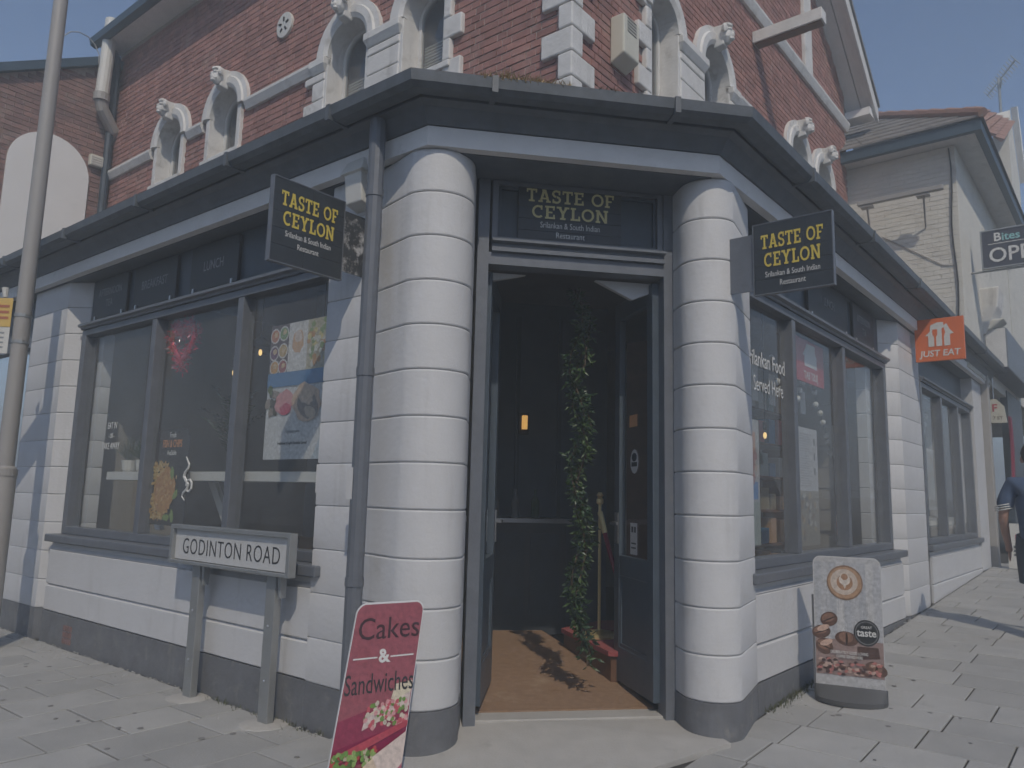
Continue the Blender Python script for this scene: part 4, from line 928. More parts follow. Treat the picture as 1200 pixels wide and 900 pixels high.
cu.slab([(X(a), Y(b)) for a, b in ((.56, .34), (.60, .34), (.60, .55), (.63, .66), (.60, .78), (.56, .74))], .0032, .0042).build('cutlery_cutout', orange_m, je)
text('JUST EAT', .075, Rf(5.5, 0, 0)+nR*.305+n0(nR)*.0005+UP*3.155, nR, UP, letter_w, je, bold=.02, shear=.12, xs=.98)
# alarm box and small white wall unit
ab = MB(Rf).loft([[(s, o, z) for s, z in ((1.22, zz) for zz in ())] or [(1.22, OR+.0, 5.36), (1.50, OR, 5.36), (1.50, OR+.15, 5.43), (1.22, OR+.15, 5.43)], [(1.22, OR, 5.82), (1.50, OR, 5.82), (1.50, OR+.15, 5.82), (1.22, OR+.15, 5.82)]]).build('alarm_box', plastic_y, bevel=.015)
tag(ab, 'cream louvred alarm box on the brick wall right of the corner', 'alarm box')
for k in range(5): B('louvre_slot', letter_k, ab, Rf, (1.28, 1.44, OR+.146, OR+.1525, 5.66+.032*k, 5.672+.032*k))
for k in range(8): B('louvre_slot', letter_g, ab, Rf, (1.496, 1.5025, OR+.04, OR+.11, 5.5+.035*k, 5.512+.035*k))
wu = MB(Lf).loft([[(.56, .0, 3.20), (.72, .0, 3.20), (.72, .10, 3.23), (.56, .10, 3.23)], [(.56, .0, 3.42), (.72, .0, 3.42), (.72, .12, 3.42), (.56, .12, 3.42)], [(.53, .0, 3.425), (.75, .0, 3.425), (.75, .14, 3.425), (.53, .14, 3.425)], [(.54, .0, 3.50), (.74, .0, 3.50), (.72, .10, 3.52), (.56, .10, 3.52)]]).build('wall_unit', plastic_w, bevel=.008)
tag(wu, 'white capped box fixed high on the pilaster beside the downpipe', 'wall box')

# ================================================================== STREET FURNITURE
npt = thing('street_nameplate', 'grey framed GODINTON ROAD street nameplate on two short posts', 'street sign', Lf(1.7, .17, gz(Lf(1.7, .17, 0))))
NP = .17
MB(Lf).box(.975, 2.36, NP-.02, NP-.008, .895, 1.11).build('plate', mat('white enamel plate', (.56, .56, .55), .4, var=.06, vs=8), npt)
MB(Lf).ring(.945, 2.39, NP-.035, NP+.022, .868, 1.138, .035, .022, .03).build('frame', galv, npt, bevel=.004)
text('GODINTON ROAD', .115, Lf(1.665, NP-.0075, .985), -dL, UP, letter_k, npt, xs=.81, bold=-.008, space=1.10)
for s in (2.10, 1.20):
    zg = -.06; MB(Lf).box(s-.05, s+.05, NP-.09, NP-.037, zg, .93).build('post', galv, npt, bevel=.006)
    MB(Lf).loft([[(s-.10, NP-.085, .73), (s-.085, NP-.085, .73), (s-.085, NP-.04, .73), (s-.10, NP-.04, .73)], [(s-.10, NP-.085, .93), (s-.051, NP-.085, .93), (s-.051, NP-.04, .93), (s-.10, NP-.04, .93)]]).build('gusset', galv, npt)
    MB().lathe(Lf(s, NP-.06, -.04), [(.17, -.01), (.15, .004), (.10, .012), (.01, .014)], 12).build('concrete_footing', concrete, npt)
    for z in (.22, .55): MB().ball(Lf(s, NP-.036, z), .01, 6, 4).build('bolt', chrome, npt)
# lamp post with parking plate
PP = Vector((-4.58, 7.0, 0)); zg = gz(PP)
lp = thing('lamp_post', 'tall grey steel lamp post at the left edge carrying a parking plate', 'lamp post', PP+UP*zg)
MB().lathe(PP, [(.098, zg-.05), (.098, 1.50), (.09, 1.54), (.072, 1.56), (.068, 4.0), (.058, 8.2)], 20).build('pole', pole_m, lp, smooth=True)
MB().lathe(PP, [(.104, 1.47), (.104, 1.53)], 20).build('collar', pole_m, lp)
pf = lambda a, b, z: PP+Vector((a, b, 0))+UP*z
MB(pf).box(-.42, -.055, -.085, -.080, 2.83, 3.10).build('yellow_plate', mat('yellow sign face', (.62, .42, .12), .45), lp)
MB(pf).box(-.42, -.055, -.085, -.080, 2.58, 2.825).build('white_plate', plastic_w, lp)
MB(pf).box(-.34, -.22, -.087, -.0855, 2.90, 3.03).build('blue_symbol', mat('blue sign symbol', (.03, .04, .16), .5), lp)
for k in range(3): MB(pf).box(-.18, -.08, -.087, -.0855, 2.90+.055*k, 2.925+.055*k).build('sign_print', mat('red brown print', (.4, .14, .08), .5), lp)
for k in range(4): MB(pf).box(-.34, -.10, -.087, -.0855, 2.63+.045*k, 2.645+.045*k).build('sign_print', letter_g, lp)
for z in (2.7, 2.95): MB().lathe(PP, [(.076, z-.015), (.076, z+.015)], 16).build('clip', galv, lp)
MB().tube([pf(-.14, -.07, 3.11), pf(-.15, -.07, 3.20)], [.02, .03], 8).build('finial', plastic_w, lp)

# leaning Cakes & Sandwiches board
BL, BR, TR, TL = Vector((-.775, 3.43, 0)), Vector((-.475, 3.62, 0)), Vector((-.415, 4.0, .87)), Vector((-.715, 3.81, .87))
for p in (BL, BR): p.z = gz(p)
cx = (BR-BL).normalized(); cy = ((TL-BL)-cx*(TL-BL).dot(cx)).normalized(); cw = (BR-BL).length; chh = (TL-BL).dot(cy); cn = cx.cross(cy)
ck = thing('cakes_board', 'red Cakes and Sandwiches advertising board leaning by the left column', 'advertising board', (BL+BR)/2)
def rr(w, h, r, n=6, low=.02):
    pts = []
    for (ax, ay, a0, q) in ((w-low, low, -90, low), (w-r, h-r, 0, r), (r, h-r, 90, r), (low, low, 180, low)):
        for k in range(n+1): t = rad(a0+90*k/n); pts.append((ax+q*math.cos(t), ay+q*math.sin(t)))
    return pts
sh = (TL-BL).dot(cx)                                  # slight rake of the leaning board
cpt = lambda a, b, d: BL+cx*(a+sh*b/chh)+cy*b+cn*d
pl = rr(cw, chh, .05)
MB().loft([[tuple(cpt(a, b, -.012)) for a, b in pl], [tuple(cpt(a, b, 0)) for a, b in pl]], raw=True).build('board', mat('white board edge', (.6, .6, .6), .5), ck)
class Art2(Art):
    def __init__(s, f, w, h): s.f = f; s.w, s.h = w, h; s.mb = MB(); s.k = 0; s.vs = 1.0
    def poly(s, pts, col): s.k += 1; s.mb.add([tuple(s.f(a*s.w, min(.99, b*s.vs)*s.h, .0004+.00006*s.k)) for a, b in pts], [tuple(range(len(pts)))], col, raw=True); return s
a = Art2(cpt, cw, chh)
inn = [(.01+.98*x/cw, .008+.984*y/chh) for x, y in pl]
a.poly(inn, (.30, .085, .10))
a.poly([(.01, .30), (.99, .40), (.99, .55), (.01, .46)], (.26, .035, .07)); a.poly([(.01, .22), (.99, .34), (.99, .42), (.01, .34)], (.22, .012, .05))
a.vs = 1.12
# club sandwich halves: bread, filling, lettuce
a.poly([(.38, .37), (.98, .46), (.98, .545), (.74, .535), (.70, .47), (.38, .42)], (.62, .56, .42)); a.poly([(.36, .365), (.98, .44), (.98, .50), (.38, .41)], (.60, .50, .46))
for k in range(90): a.ell(random.uniform(.38, .97), random.uniform(.37, .47), .026, .011, random.choice(((.5, .1, .12), (.55, .5, .4), (.16, .28, .06), (.6, .3, .3))), random.uniform(0, 3), 8, .2)
a.poly([(.01, .24), (.99, .36), (.99, .385), (.01, .28)], (.42, .06, .08))
for k in range(150): a.ell(random.uniform(.03, .6), random.uniform(.14, .29), .03, .012, random.choice(((.14, .26, .05), (.25, .36, .10), (.08, .16, .03), (.5, .45, .3), (.45, .06, .06))), random.uniform(0, 3), 8, .3)
a.poly([(.01, .0), (.45, .23), (.62, .27), (.78, .18), (.80, .02), (.70, .008)], (.60, .48, .36)); a.poly([(.08, .01), (.44, .17), (.56, .20), (.66, .12), (.66, .01)], (.56, .30, .22))
a.poly([(.55, .26), (.98, .34), (.98, .22), (.74, .12), (.66, .2)], (.62, .52, .46)); a.poly([(.68, .12), (.98, .22), (.98, .03), (.72, .01)], (.42, .12, .16))
for k in range(90): a.ell(random.uniform(.14, .62), random.uniform(.02, .16), .018, .007, random.choice(((.5, .2, .12), (.6, .4, .2), (.42, .1, .1))), random.uniform(0, 3), 8, .3)
a.done(ck, print_gloss)
def cktext(body, size, u, v, m, xs, shear, name='lettering', bold=0):
    text(body, size, cpt(u*cw, v*chh, .0016), cx, cy, m, ck, xs=xs, shear=shear, bold=bold)
darkred = mat('dark script lettering', (.05, .02, .025), .5)
cktext('Cakes', .105, .50, .865, darkred, .92, .18, bold=.0); cktext('&', .062, .50, .735, letter_w, 1, 0, bold=.03); cktext('Sandwiches', .092, .49, .61, letter_k, .60, .24, bold=.0)
for u0, u1 in ((.07, .41), (.60, .94)): MB().loft([[tuple(cpt(x*cw, y*chh, d)) for x, y in ((u0, .728), (u1, .728), (u1, .735), (u0, .735))] for d in (.0012, .0022)], raw=True).build('rule', letter_w, ck)

# coffee pavement sign
SL, SR = Vector((2.15, 5.52, 0)), Vector((2.545, 5.34, 0)); sx = (SR-SL).normalized(); sn = sx.cross(UP); sw = (SR-SL).length
zf = gz((SL+SR)/2)
cf = thing('coffee_pavement_sign', 'rounded pavement sign with latte and coffee bean picture by the right window', 'advertising board', (SL+SR)/2+UP*zf)
spt = lambda a, b, d: SL+sx*a+UP*(zf+.09+b)+sn*d+sn*(-.03*b)
shh = .87
pl = rr(sw, shh, .05, low=.004)
MB().loft([[tuple(spt(a_, b_, -.02)) for a_, b_ in pl], [tuple(spt(a_, b_, 0)) for a_, b_ in pl]], raw=True).build('panel', mat('pale printed sheet', (.50, .50, .50), .4), cf)
bs_ = [(sw/2+(sw/2+.012)*math.cos(t), .16*math.sin(t)) for t in [math.pi*2*k/24 for k in range(24)]]
MB().loft([[tuple(SL+sx*x-sn*y*f_+UP*(zf+z)) for x, y in bs_] for z, f_ in ((.0, 1), (.03, 1), (.07, .55), (.10, .2))], raw=True).build('moulded_base', rubber, cf, smooth=True)
MB().tube([spt(-.008, -.06, -.03), spt(-.008, .60, -.03)], .008, 6).build('side_rail', pole_m, cf)
a = Art2(spt, sw, shh); inn = [(.008+.984*x/sw, .008+.984*y/shh) for x, y in pl]
a.poly(inn, (.46, .46, .465))
for k in range(9): a.rect(.02+.108*k, .122+.108*k, .36, .955, random.choice(((.44, .445, .46), (.50, .50, .50), (.40, .41, .43), (.47, .46, .45))))
for k in range(40): u = random.uniform(.03, .96); v = random.uniform(.4, .9); a.rect(u, u+.006, v, v+random.uniform(.03, .1), random.choice(((.36, .37, .40), (.55, .55, .54))))
a.rect(.01, .99, .09, .36, (.30, .22, .20))
a.ell(.47, .80, .265, .135, (.27, .17, .11), n=28); a.ell(.47, .80, .245, .122, (.42, .27, .17), n=28); a.ell(.46, .805, .20, .10, (.55, .47, .40), n=28)
for k, r in enumerate((.12, .085, .05)): a.ell(.47, .80+.022*k, r, r*.5, (.38, .22, .13) if k % 2 == 0 else (.6, .54, .48), n=16)
a.poly([(.44, .79), (.50, .79), (.47, .75)], (.6, .54, .48))
for (u, v, ra, rb, ro) in ((.22, .51, .13, .055, .35), (.10, .41, .14, .05, .25), (.47, .37, .11, .085, 1.45), (.14, .30, .13, .06, -.5), (.88, .16, .10, .08, 1.2)):
    a.ell(u, v, ra, rb, (.13, .075, .055), ro, 20); a.ell(u-.01, v+.012, ra*.75, rb*.6, (.24, .14, .10), ro, 18); a.ell(u, v, ra*.9, rb*.10, (.05, .03, .022), ro+.1, 14)
for (u, v) in ((.13, .44), (.17, .33)): a.ell(u, v, .10, .022, (.55, .38, .30), .4, 14)
a.ell(.76, .425, .185, .10, (.045, .045, .045), n=26); a.ell(.76, .425, .165, .088, (.20, .20, .20), n=26); a.ell(.76, .425, .155, .082, (.04, .04, .04), n=26)
a.poly([(.62, .32), (.92, .32), (.94, .24), (.62, .22)], (.10, .06, .05))
for k in range(80): a.ell(random.uniform(.05, .95), random.uniform(.10, .21), .035, .011, random.choice(((.45, .18, .16), (.16, .09, .07), (.5, .36, .30), (.08, .05, .045))), random.uniform(-.5, .5), 10, .2)
a.done(cf, print_gloss)
st = lambda body, size, u, v, xs, m=letter_w, bold=.01: text(body, size, spt(u*sw, v*shh, .014), sx, UP, m, cf, xs=xs, bold=bold)
st('taste', .05, .76, .425, .9, bold=.02); st('GREAT', .018, .76, .468, .9); st('DELIBERATELY GOOD LOVING', .02, .50, .265, .62); st('COFFEE SERVED HERE', .02, .50, .235, .62)

# ================================================================== DOORWAY AND WINDOW CONTENTS
def leaf_quad(mb, p, d, l, w, col=None):
    d = d.normalized(); sdv = d.cross(Vector((random.uniform(-1, 1), random.uniform(-1, 1), random.uniform(-1, 1)))).normalized(); nn = d.cross(sdv)
    mb.add([tuple(p), tuple(p+d*l*.45+sdv*w), tuple(p+d*l), tuple(p+d*l*.45-sdv*w), tuple(p+d*l*.5+nn*w*.5)], [(0, 1, 4), (1, 2, 4), (2, 3, 4), (3, 0, 4)], col, raw=True)
gd = thing('leaf_garland', 'trailing green leaf garland hanging in the open doorway', 'garland', Df(1.16, .84, .25))
def garland(u, v, z1, z0, n, sp, m, nm):
    mb = MB(); pts = [Df(u+.05*math.sin(k*1.3)+.02*k/10, v+.04*math.cos(k*1.7), z1+(z0-z1)*k/16) for k in range(17)]
    MB().tube(pts, .007, 5).build('stem', stem_m, gd)
    for _ in range(n):
        t = random.random()*15.99; k = int(t); p = pts[k].lerp(pts[k+1], t-k); cl = .6+.5*math.sin(k*2.1)
        d = Vector((random.gauss(0, 1), random.gauss(0, 1)-.6, random.gauss(0, .7)-.3)); leaf_quad(mb, p+d.normalized()*random.uniform(0, sp*cl), d, random.uniform(.035, .075), random.uniform(.009, .016))
    mb.build(nm, m, gd, kind='stuff', recalc=False)
garland(1.13, .80, 2.86, .42, 620, .05, leaf_a, 'leaves'); garland(1.20, .88, 2.80, .35, 620, .06, leaf_a, 'leaves'); garland(1.16, .82, 2.6, .30, 330, .06, leaf_b, 'leaves')
sp = Df(1.575, 1.70, .331)
sc_ = thing('brass_stanchion', 'slim brass rope stanchion standing on the red carpet edge', 'stanchion', sp)
MB().lathe(sp, [(.15, .0), (.15, .012), (.13, .028), (.03, .05)], 24).build('base', brass, sc_, smooth=True)
MB().tube([sp+UP*.04, sp+UP*1.06], .013, 10).build('pole', brass, sc_, smooth=True)
MB().lathe(sp, [(.02, 1.02), (.028, 1.03), (.028, 1.06), (.018, 1.075), (.028, 1.09), (.015, 1.115)], 12).build('finial', brass, sc_, smooth=True)
q0, q1 = sp+UP*.96, Df(1.98, 1.35, 1.25); rp = []
for k in range(13): t = k/12; p = q0.lerp(q1, t); p.z -= .62*math.sin(math.pi*t)*1.0; rp.append(p)
ro = MB().tube(rp, .018, 8).build('velvet_rope', velvet); tag(ro, 'crimson velvet rope hooked to the brass stanchion', 'rope'); ro.data.polygons.foreach_set('use_smooth', [True]*len(ro.data.polygons))
MB().tube([rp[0], rp[1]], .022, 8).build('rope_hook', brass, ro)
lw = thing('wall_sconce', 'small amber wall light glowing deep inside the doorway', 'lamp', Df(1.28, 3.58, 2.1))
MB(Df).box(1.23, 1.33, 3.52, 3.595, 2.04, 2.26).build('back_plate', black_pl, lw); MB(Df).box(1.255, 1.305, 3.46, 3.519, 2.09, 2.23).build('glass_shade', sconce_m, lw)
wbd = thing('menu_boards', 'two dim grey panels on the dark wall inside the doorway', 'board', Df(.7, 3.57, 2.0))
MB(Df).box(.40, .72, 3.55, 3.59, 2.05, 3.1).build('panel', room_panel, wbd); MB(Df).box(.74, 1.0, 3.54, 3.59, 2.0, 2.75).build('panel', dark_room, wbd)

# left window: shelf, plants, wreath, posters
sf = thing('window_shelf', 'white shelf on slanted brackets inside the left window', 'shelf', Lf(2.8, -.35, 1.4))
MB(Lf).box(1.03, 4.48, -.48, -.24, 1.46, 1.535).build('board', plastic_w, sf, bevel=.004)
for s in (3.72, 2.55): MB(Lf).loft([[(s+.34, -.46, 1.455), (s+.44, -.46, 1.455), (s+.44, -.42, 1.455), (s+.34, -.42, 1.455)], [(s, -.46, 1.02), (s+.10, -.46, 1.02), (s+.10, -.42, 1.02), (s, -.42, 1.02)]]).build('bracket', plastic_w, sf)
def pot(s, o, z, label, n, h, m, spread, pm):
    c = Lf(s, o, z); t = thing('potted_plant', label, 'plant', c, 'plants in the left window')
    MB().lathe(c, [(.045, 0), (.06, .02), (.07, .11), (.06, .11), (.055, .09)], 14).build('pot', pm, t, smooth=True)
    mb = MB()
    for _ in range(n): d = Vector((random.gauss(0, spread), random.gauss(0, spread), 1)); leaf_quad(mb, c+UP*.1+Vector((random.gauss(0, .02), random.gauss(0, .02), 0)), d, random.uniform(.5, 1)*h, .006)
    mb.build('leaves', m, t, kind='stuff', recalc=False)
pot(4.30, -.36, 1.537, 'spiky grey-green plant at the left end of the window shelf', 90, .28, mat('grey green leaf', (.13, .15, .11), .6), .5, plastic_w)
pot(4.02, -.36, 1.537, 'spiky plant second from the left on the window shelf', 70, .24, leaf_a, .6, plastic_w)
mg = MB().lathe(Lf(3.74, -.34, 1.537), [(.05, 0), (.06, .01), (.06, .15), (.052, .15), (.05, .02), (.01, .015)], 16).build('white_mug', plastic_w); tag(mg, 'white mug on the window shelf left of the mullion', 'mug')
pc = Lf(3.36, -.85, 1.1); pm_ = thing('palm_plant', 'feathery dark palm inside the left window behind the second mullion', 'plant', pc)
MB().lathe(pc-UP*1.02, [(.14, 0), (.18, .3), (.16, .32)], 14).build('pot', rubber, pm_); MB().tube([pc-UP*.8, pc+UP*.75], .03, 6).build('trunk', stem_m, pm_)
mb = MB()
for k in range(26):
    a0 = random.uniform(0, 6.28); el = random.uniform(.9, 1.45); L_ = random.uniform(.4, .65); p = pc+UP*random.uniform(.55, .95); pr = p
    for j in range(1, 9):
        t = j/8; q = p+Vector((math.cos(a0)*math.cos(el)*L_*t, math.sin(a0)*math.cos(el)*L_*t, math.sin(el)*L_*t-.35*L_*t*t)); dr_ = (q-pr)
        for sd in (-1, 1):
            d = dr_.normalized()*.5+Vector((-math.sin(a0), math.cos(a0), -.2))*sd; leaf_quad(mb, q, d, .13*(1.1-t*.6), .008)
        pr = q
mb.build('fronds', leaf_a, pm_, kind='stuff', recalc=False)
ht = thing('heart_wreath', 'red tinsel heart wreath hanging in the left window', 'wreath', Lf(3.22, -.215, 2.5))
hpts = []
for k in range(40):
    t = 2*math.pi*k/40; x = 16*math.sin(t)**3; y = 13*math.cos(t)-5*math.cos(2*t)-2*math.cos(3*t)-math.cos(4*t); hpts.append(Lf(3.22-x*.0115, -.215, 2.66+y*.0125))
MB().tube(hpts+[hpts[0]], .02, 6).build('core', tinsel_m, ht)
for m_, n_ in ((tinsel_m, 900), (silver_t, 170)):
    mb = MB()
    for _ in range(n_):
        p = random.choice(hpts); d = Vector((random.gauss(0, 1), random.gauss(0, 1), random.gauss(0, 1))); leaf_quad(mb, p+d.normalized()*.012+Vector((random.gauss(0, .02), random.gauss(0, .01), random.gauss(0, .02))), d, .05, .005)
    mb.build('tinsel', m_, ht, kind='stuff', recalc=False)
def pendant(P, label, shade):
    t = thing('pendant_light', label, 'lamp', P, 'pendant lights inside the restaurant')
    MB().tube([P+UP*.10, Vector((P.x, P.y, 3.455))], .005, 5).build('flex', black_pl, t); MB().lathe(P, [(.012, .05), (.02, .06), (.02, .12), (.012, .13)], 10).build('lamp_holder', black_pl, t)
    MB().ball(P, .017, 10, 8, (1, 1, 1.8)).build('bulb', bulb_m, t, smooth=True)
    if shade: MB().lathe(P, [(.03, .14), (.05, .12), (.20, .03), (.205, .02), (.05, .105)], 18).build('shade', black_pl, t, smooth=True)
pendant(Lf(3.10, -.9, 2.66), 'dark shaded pendant light beside the heart wreath', True)
pendant(Lf(3.02, -.6, 2.42), 'bare glowing bulb left of the middle mullion in the left window', False)
pendant(Lf(1.36, -.28, 2.24), 'bare glowing bulb at the right edge of the food poster', False)
pendant(Rf(1.62, -.5, 2.10), 'bare glowing bulb below the white window lettering', False)
pendant(Rf(2.70, -.7, 2.02), 'bare glowing bulb in the middle pane of the right window', False)
def sheet(xf, xd, a_left, w, z0, z1, o, name, label, cat, edge=None):
    P = xf(a_left, o, z0); n = n0(xd); t = thing(name, label, cat, P)
    MB().loft([[tuple(P+xd*x+UP*y+n*d) for x, y in ((0, 0), (w, 0), (w, z1-z0), (0, z1-z0))] for d in (-.002, 0)], raw=True).build('sheet', edge or sticker_w, t)
    return t, Art(P, xd, UP, w, z1-z0)
W_L = -dL
t, a = sheet(Lf, W_L, 1.87, .68, 1.62, 2.62, -.19, 'food_poster', 'tall restaurant poster with food pictures in the left window', 'poster')
a.rect(0, 1, 0, 1, (.58, .58, .57)); a.rect(0, .33, .63, 1, (.10, .07, .07)); a.rect(.33, .66, .62, 1, (.62, .60, .57)); a.rect(.66, 1, .63, 1, (.45, .40, .28))
for (u, v, c_) in ((.08, .92, (.5, .2, .1)), (.24, .93, (.2, .3, .12)), (.08, .79, (.15, .06, .12)), (.24, .80, (.5, .35, .15)), (.10, .68, (.55, .3, .1)), (.25, .68, (.35, .1, .1))): a.ell(u, v, .085, .058, (.6, .58, .55)); a.ell(u, v, .07, .047, c_); a.ell(u+.01, v+.01, .035, .02, (.6, .45, .25), .6, 10, .2)
a.ell(.49, .83, .13, .12, (.66, .64, .62)); a.ell(.50, .85, .10, .085, (.60, .38, .22), 0, 16, .1); a.ell(.50, .89, .07, .04, (.62, .52, .45), 0, 12, .15)
for k in range(40): a.ell(random.uniform(.68, .98), random.uniform(.65, .98), .035, .022, random.choice(((.6, .5, .2), (.5, .28, .12), (.6, .58, .5), (.25, .32, .12))), random.uniform(0, 3), 9, .25)
a.rect(0, 1, .53, .635, (.08, .20, .38))
for k in range(14): a.ell(random.uniform(.02, .22), random.uniform(.34, .52), .05, .03, random.choice(((.08, .07, .05), (.12, .16, .06), (.3, .25, .2))), random.uniform(0, 3), 9, .25)
a.ell(.33, .42, .16, .085, (.60, .28, .28), .3, 16, .12); a.ell(.36, .36, .10, .045, (.50, .08, .13), .2, 14, .1)
a.ell(.72, .40, .25, .135, (.58, .42, .30), -.4, 18, .08); a.ell(.74, .38, .19, .095, (.25, .20, .17), -.4, 16, .1); a.ell(.70, .44, .15, .05, (.60, .45, .32), -.4, 14, .2); a.ell(.78, .33, .10, .04, (.5, .4, .3), -.4, 12, .2)
a.poly([(.85, 0), (1, 0), (1, .2), (.95, .12)], (.42, .48, .53))
a.done(t)
P_ = Lf(1.53, -.188, 0)
text('Traditional Srilankan Food Served', .026, P_+UP*2.215, W_L, UP, letter_w, t, xs=.8, shear=.2); text('here', .026, P_+UP*2.175, W_L, UP, letter_w, t, xs=.8, shear=.2); text('Opening soon', .026, P_+UP*1.82, W_L, UP, letter_g, t, xs=.8); text('Traditional & English Breakfast Served', .022, P_+UP*1.735, W_L, UP, letter_k, t, xs=.75)
fp_ = thing('fish_and_chips_banner', 'black rounded fish and chips banner inside the left window', 'banner', Lf(3.2, -.18, 1.1))
fpt = lambda a_, b_, d: Lf(3.46-a_, -.18, 1.09+b_)+nL*d
pl = rr(.56, .80, .10, low=.01)
MB().loft([[tuple(fpt(x, y, d)) for x, y in pl] for d in (-.003, 0)], raw=True).build('sheet', mat('black banner', (.03, .03, .032), .5), fp_)
a = Art2(fpt, .56, .80)
for k in range(170): a.ell(.16+random.uniform(-.14, .26)*(1 if k % 3 else .6), random.uniform(.06, .64), .075, .013, random.choice(((.62, .42, .14), (.58, .36, .10), (.66, .5, .22), (.5, .28, .08))), random.uniform(-.9, 1.4), 10, .15)
a.ell(.42, .36, .34, .20, (.50, .26, .08), 1.1, 22, .1)
for k in range(120): a.ell(.42+random.gauss(0, .12), .36+random.gauss(0, .10), .03, .014, random.choice(((.6, .36, .12), (.46, .2, .06), (.66, .46, .2), (.55, .3, .1))), random.uniform(0, 3), 9, .25)
for (u, v) in ((.62, .54), (.70, .10), (.55, .08), (.76, .32)): a.ell(u, v, .09, .035, (.22, .32, .08), random.uniform(0, 2), 10, .2)
a.done(fp_, print_gloss)
Pn = Lf(3.18, -.1795, 0)
text('Fresh', .05, Pn+UP*1.84, W_L, UP, letter_w, fp_, xs=.7); text('FISH & CHIPS', .065, Pn+UP*1.765, W_L, UP, mat('amber lettering', (.62, .26, .08), .5), fp_, xs=.62, bold=.012); text('Available', .045, Pn+UP*1.69, W_L, UP, letter_w, fp_, xs=.7)
wd = thing('window_lettering', 'white EAT IN OR TAKE AWAY lettering on the left window pane', 'lettering', Lf(4.25, -.143, 1.75))
for k, t_ in enumerate(('EAT IN', '- OR -', 'TAKE AWAY')): text(t_, .062 if k != 1 else .045, Lf(4.24, -.1445, 1.955-.095*k), W_L, UP, letter_w, wd, xs=.72, bold=.012)
hs = thing('hygiene_sticker', 'small white sticker at the lower right corner of the left window', 'sticker', Lf(1.10, -.143, 1.4)); MB(Lf).box(1.04, 1.17, -.1455, -.1435, 1.39, 1.58).build('sheet', sticker_w, hs)
for k in range(4): MB(Lf).box(1.06+.05*(k % 2), 1.09+.05*(k % 2), -.1434, -.143, 1.44+.06*(k//2), 1.48+.06*(k//2)).build('print', letter_k, hs)
MB(Lf).box(1.06, 1.15, -.1434, -.143, 1.405, 1.42).build('print', letter_k, hs)
swl = thing('steam_decal', 'white steam swirl decal beside the fish and chips banner', 'decal', Lf(2.82, -.143, 1.4))
MB().tube([Lf(2.84+.05*math.sin(k*1.25)*(1-.04*k), -.141, 1.30+.032*k) for k in range(12)], [.004+.008*math.sin(math.pi*k/11) for k in range(12)], 5).build('swirl', letter_w, swl); MB().tube([Lf(2.79+.045*math.cos(k*.9), -.141, 1.42+.05*math.sin(k*.9)) for k in range(7)], .009, 5).build('swirl', letter_w, swl)
# dining tables glimpsed through the glass
def table(P, label, ang):
    t = thing('dining_table', label, 'table', P, 'dining tables inside'); f = lambda x, y, z: P+Vector((x*math.cos(ang)-y*math.sin(ang), x*math.sin(ang)+y*math.cos(ang), z))
    MB(f).box(-.4, .4, -.35, .35, .72, .75).build('table_top', wood_m, t, bevel=.004)
    for sx_ in (-.36, .36):
        for sy in (-.31, .31): MB(f).box(sx_-.02, sx_+.02, sy-.02, sy+.02, 0, .72).build('leg', black_pl, t)
    for i, (x, y) in enumerate(((-.18, .0), (.18, .05))):
        d = MB().lathe(f(x, y, .751), [(.04, 0), (.10, .018), (.105, .02), (.04, .008)], 18).build('white_plate', plastic_w, None, smooth=True); tag(d, ('left' if i == 0 else 'right')+' white plate of two on the dining table inside', 'plate', 'plates on the inside tables')
def chair(P, ang, label):
    t = thing('dining_chair', label, 'chair', P, 'dining chairs inside'); f = lambda x, y, z: P+Vector((x*math.cos(ang)-y*math.sin(ang), x*math.sin(ang)+y*math.cos(ang), z))
    MB(f).box(-.2, .2, -.2, .2, .44, .47).build('seat', wood_m, t, bevel=.01); MB(f).box(-.2, .2, .17, .2, .62, .92).build('backrest', wood_m, t, bevel=.01)
    for sx_ in (-.18, .18):
        MB(f).box(sx_-.018, sx_+.018, -.19, -.155, 0, .44).build('leg', black_pl, t); MB(f).box(sx_-.018, sx_+.018, .155, .19, 0, .9).build('leg', black_pl, t)
table(Lf(2.0, -1.0, .06), 'dining table set with plates behind the food poster', .7); chair(Lf(1.3, -1.0, .06), 2.2, 'wooden dining chair nearest the downpipe inside the left window'); chair(Lf(2.9, -1.2, .06), -.9, 'wooden dining chair below the fish and chips banner')

# right window contents
wd2 = thing('window_lettering', 'white Srilankan Food Served Here lettering on the right window', 'lettering', Rf(1.2, -.143, 2.2))
text('Srilankan Food', .12, Rf(1.71, -.1445, 2.455), dR, UP, letter_w, wd2, align='RIGHT', xs=.80, bold=.008); text('Served Here', .12, Rf(1.66, -.1445, 2.265), dR, UP, letter_w, wd2, align='RIGHT', xs=.72)
gl = thing('globe_garland', 'swag of white globe lights inside the right window', 'garland', Rf(2.6, -.3, 2.2))
gp = [Rf(1.9+.075*k, -.32, 2.62-.32*math.sin(math.pi*min(1, k/11.5))-(.0 if k < 12 else .09*(k-12))) for k in range(25)]
MB().tube(gp, .004, 4).build('wire', black_pl, gl)
for p in gp: MB().ball(p-UP*.02+Vector((random.uniform(-.01, .01), 0, random.uniform(-.02, .02))), .028, 8, 6).build('globe', plastic_w, gl, smooth=True)
t, a = sheet(Rf, dR, 2.33, .60, 1.03, 2.07, -.30, 'menu_poster', 'tall printed menu sheet in the middle pane of the right window', 'poster')
a.rect(0, 1, .46, 1, (.52, .52, .53)); a.rect(0, 1, 0, .46, (.30, .28, .24))
for k in range(22): a.rect(.08, random.uniform(.55, .78), .50+.021*k, .507+.021*k, (.34, .34, .36))
for k in range(3): a.rect(.82, .88, .60+.13*k, .66+.13*k, (.1, .1, .1))
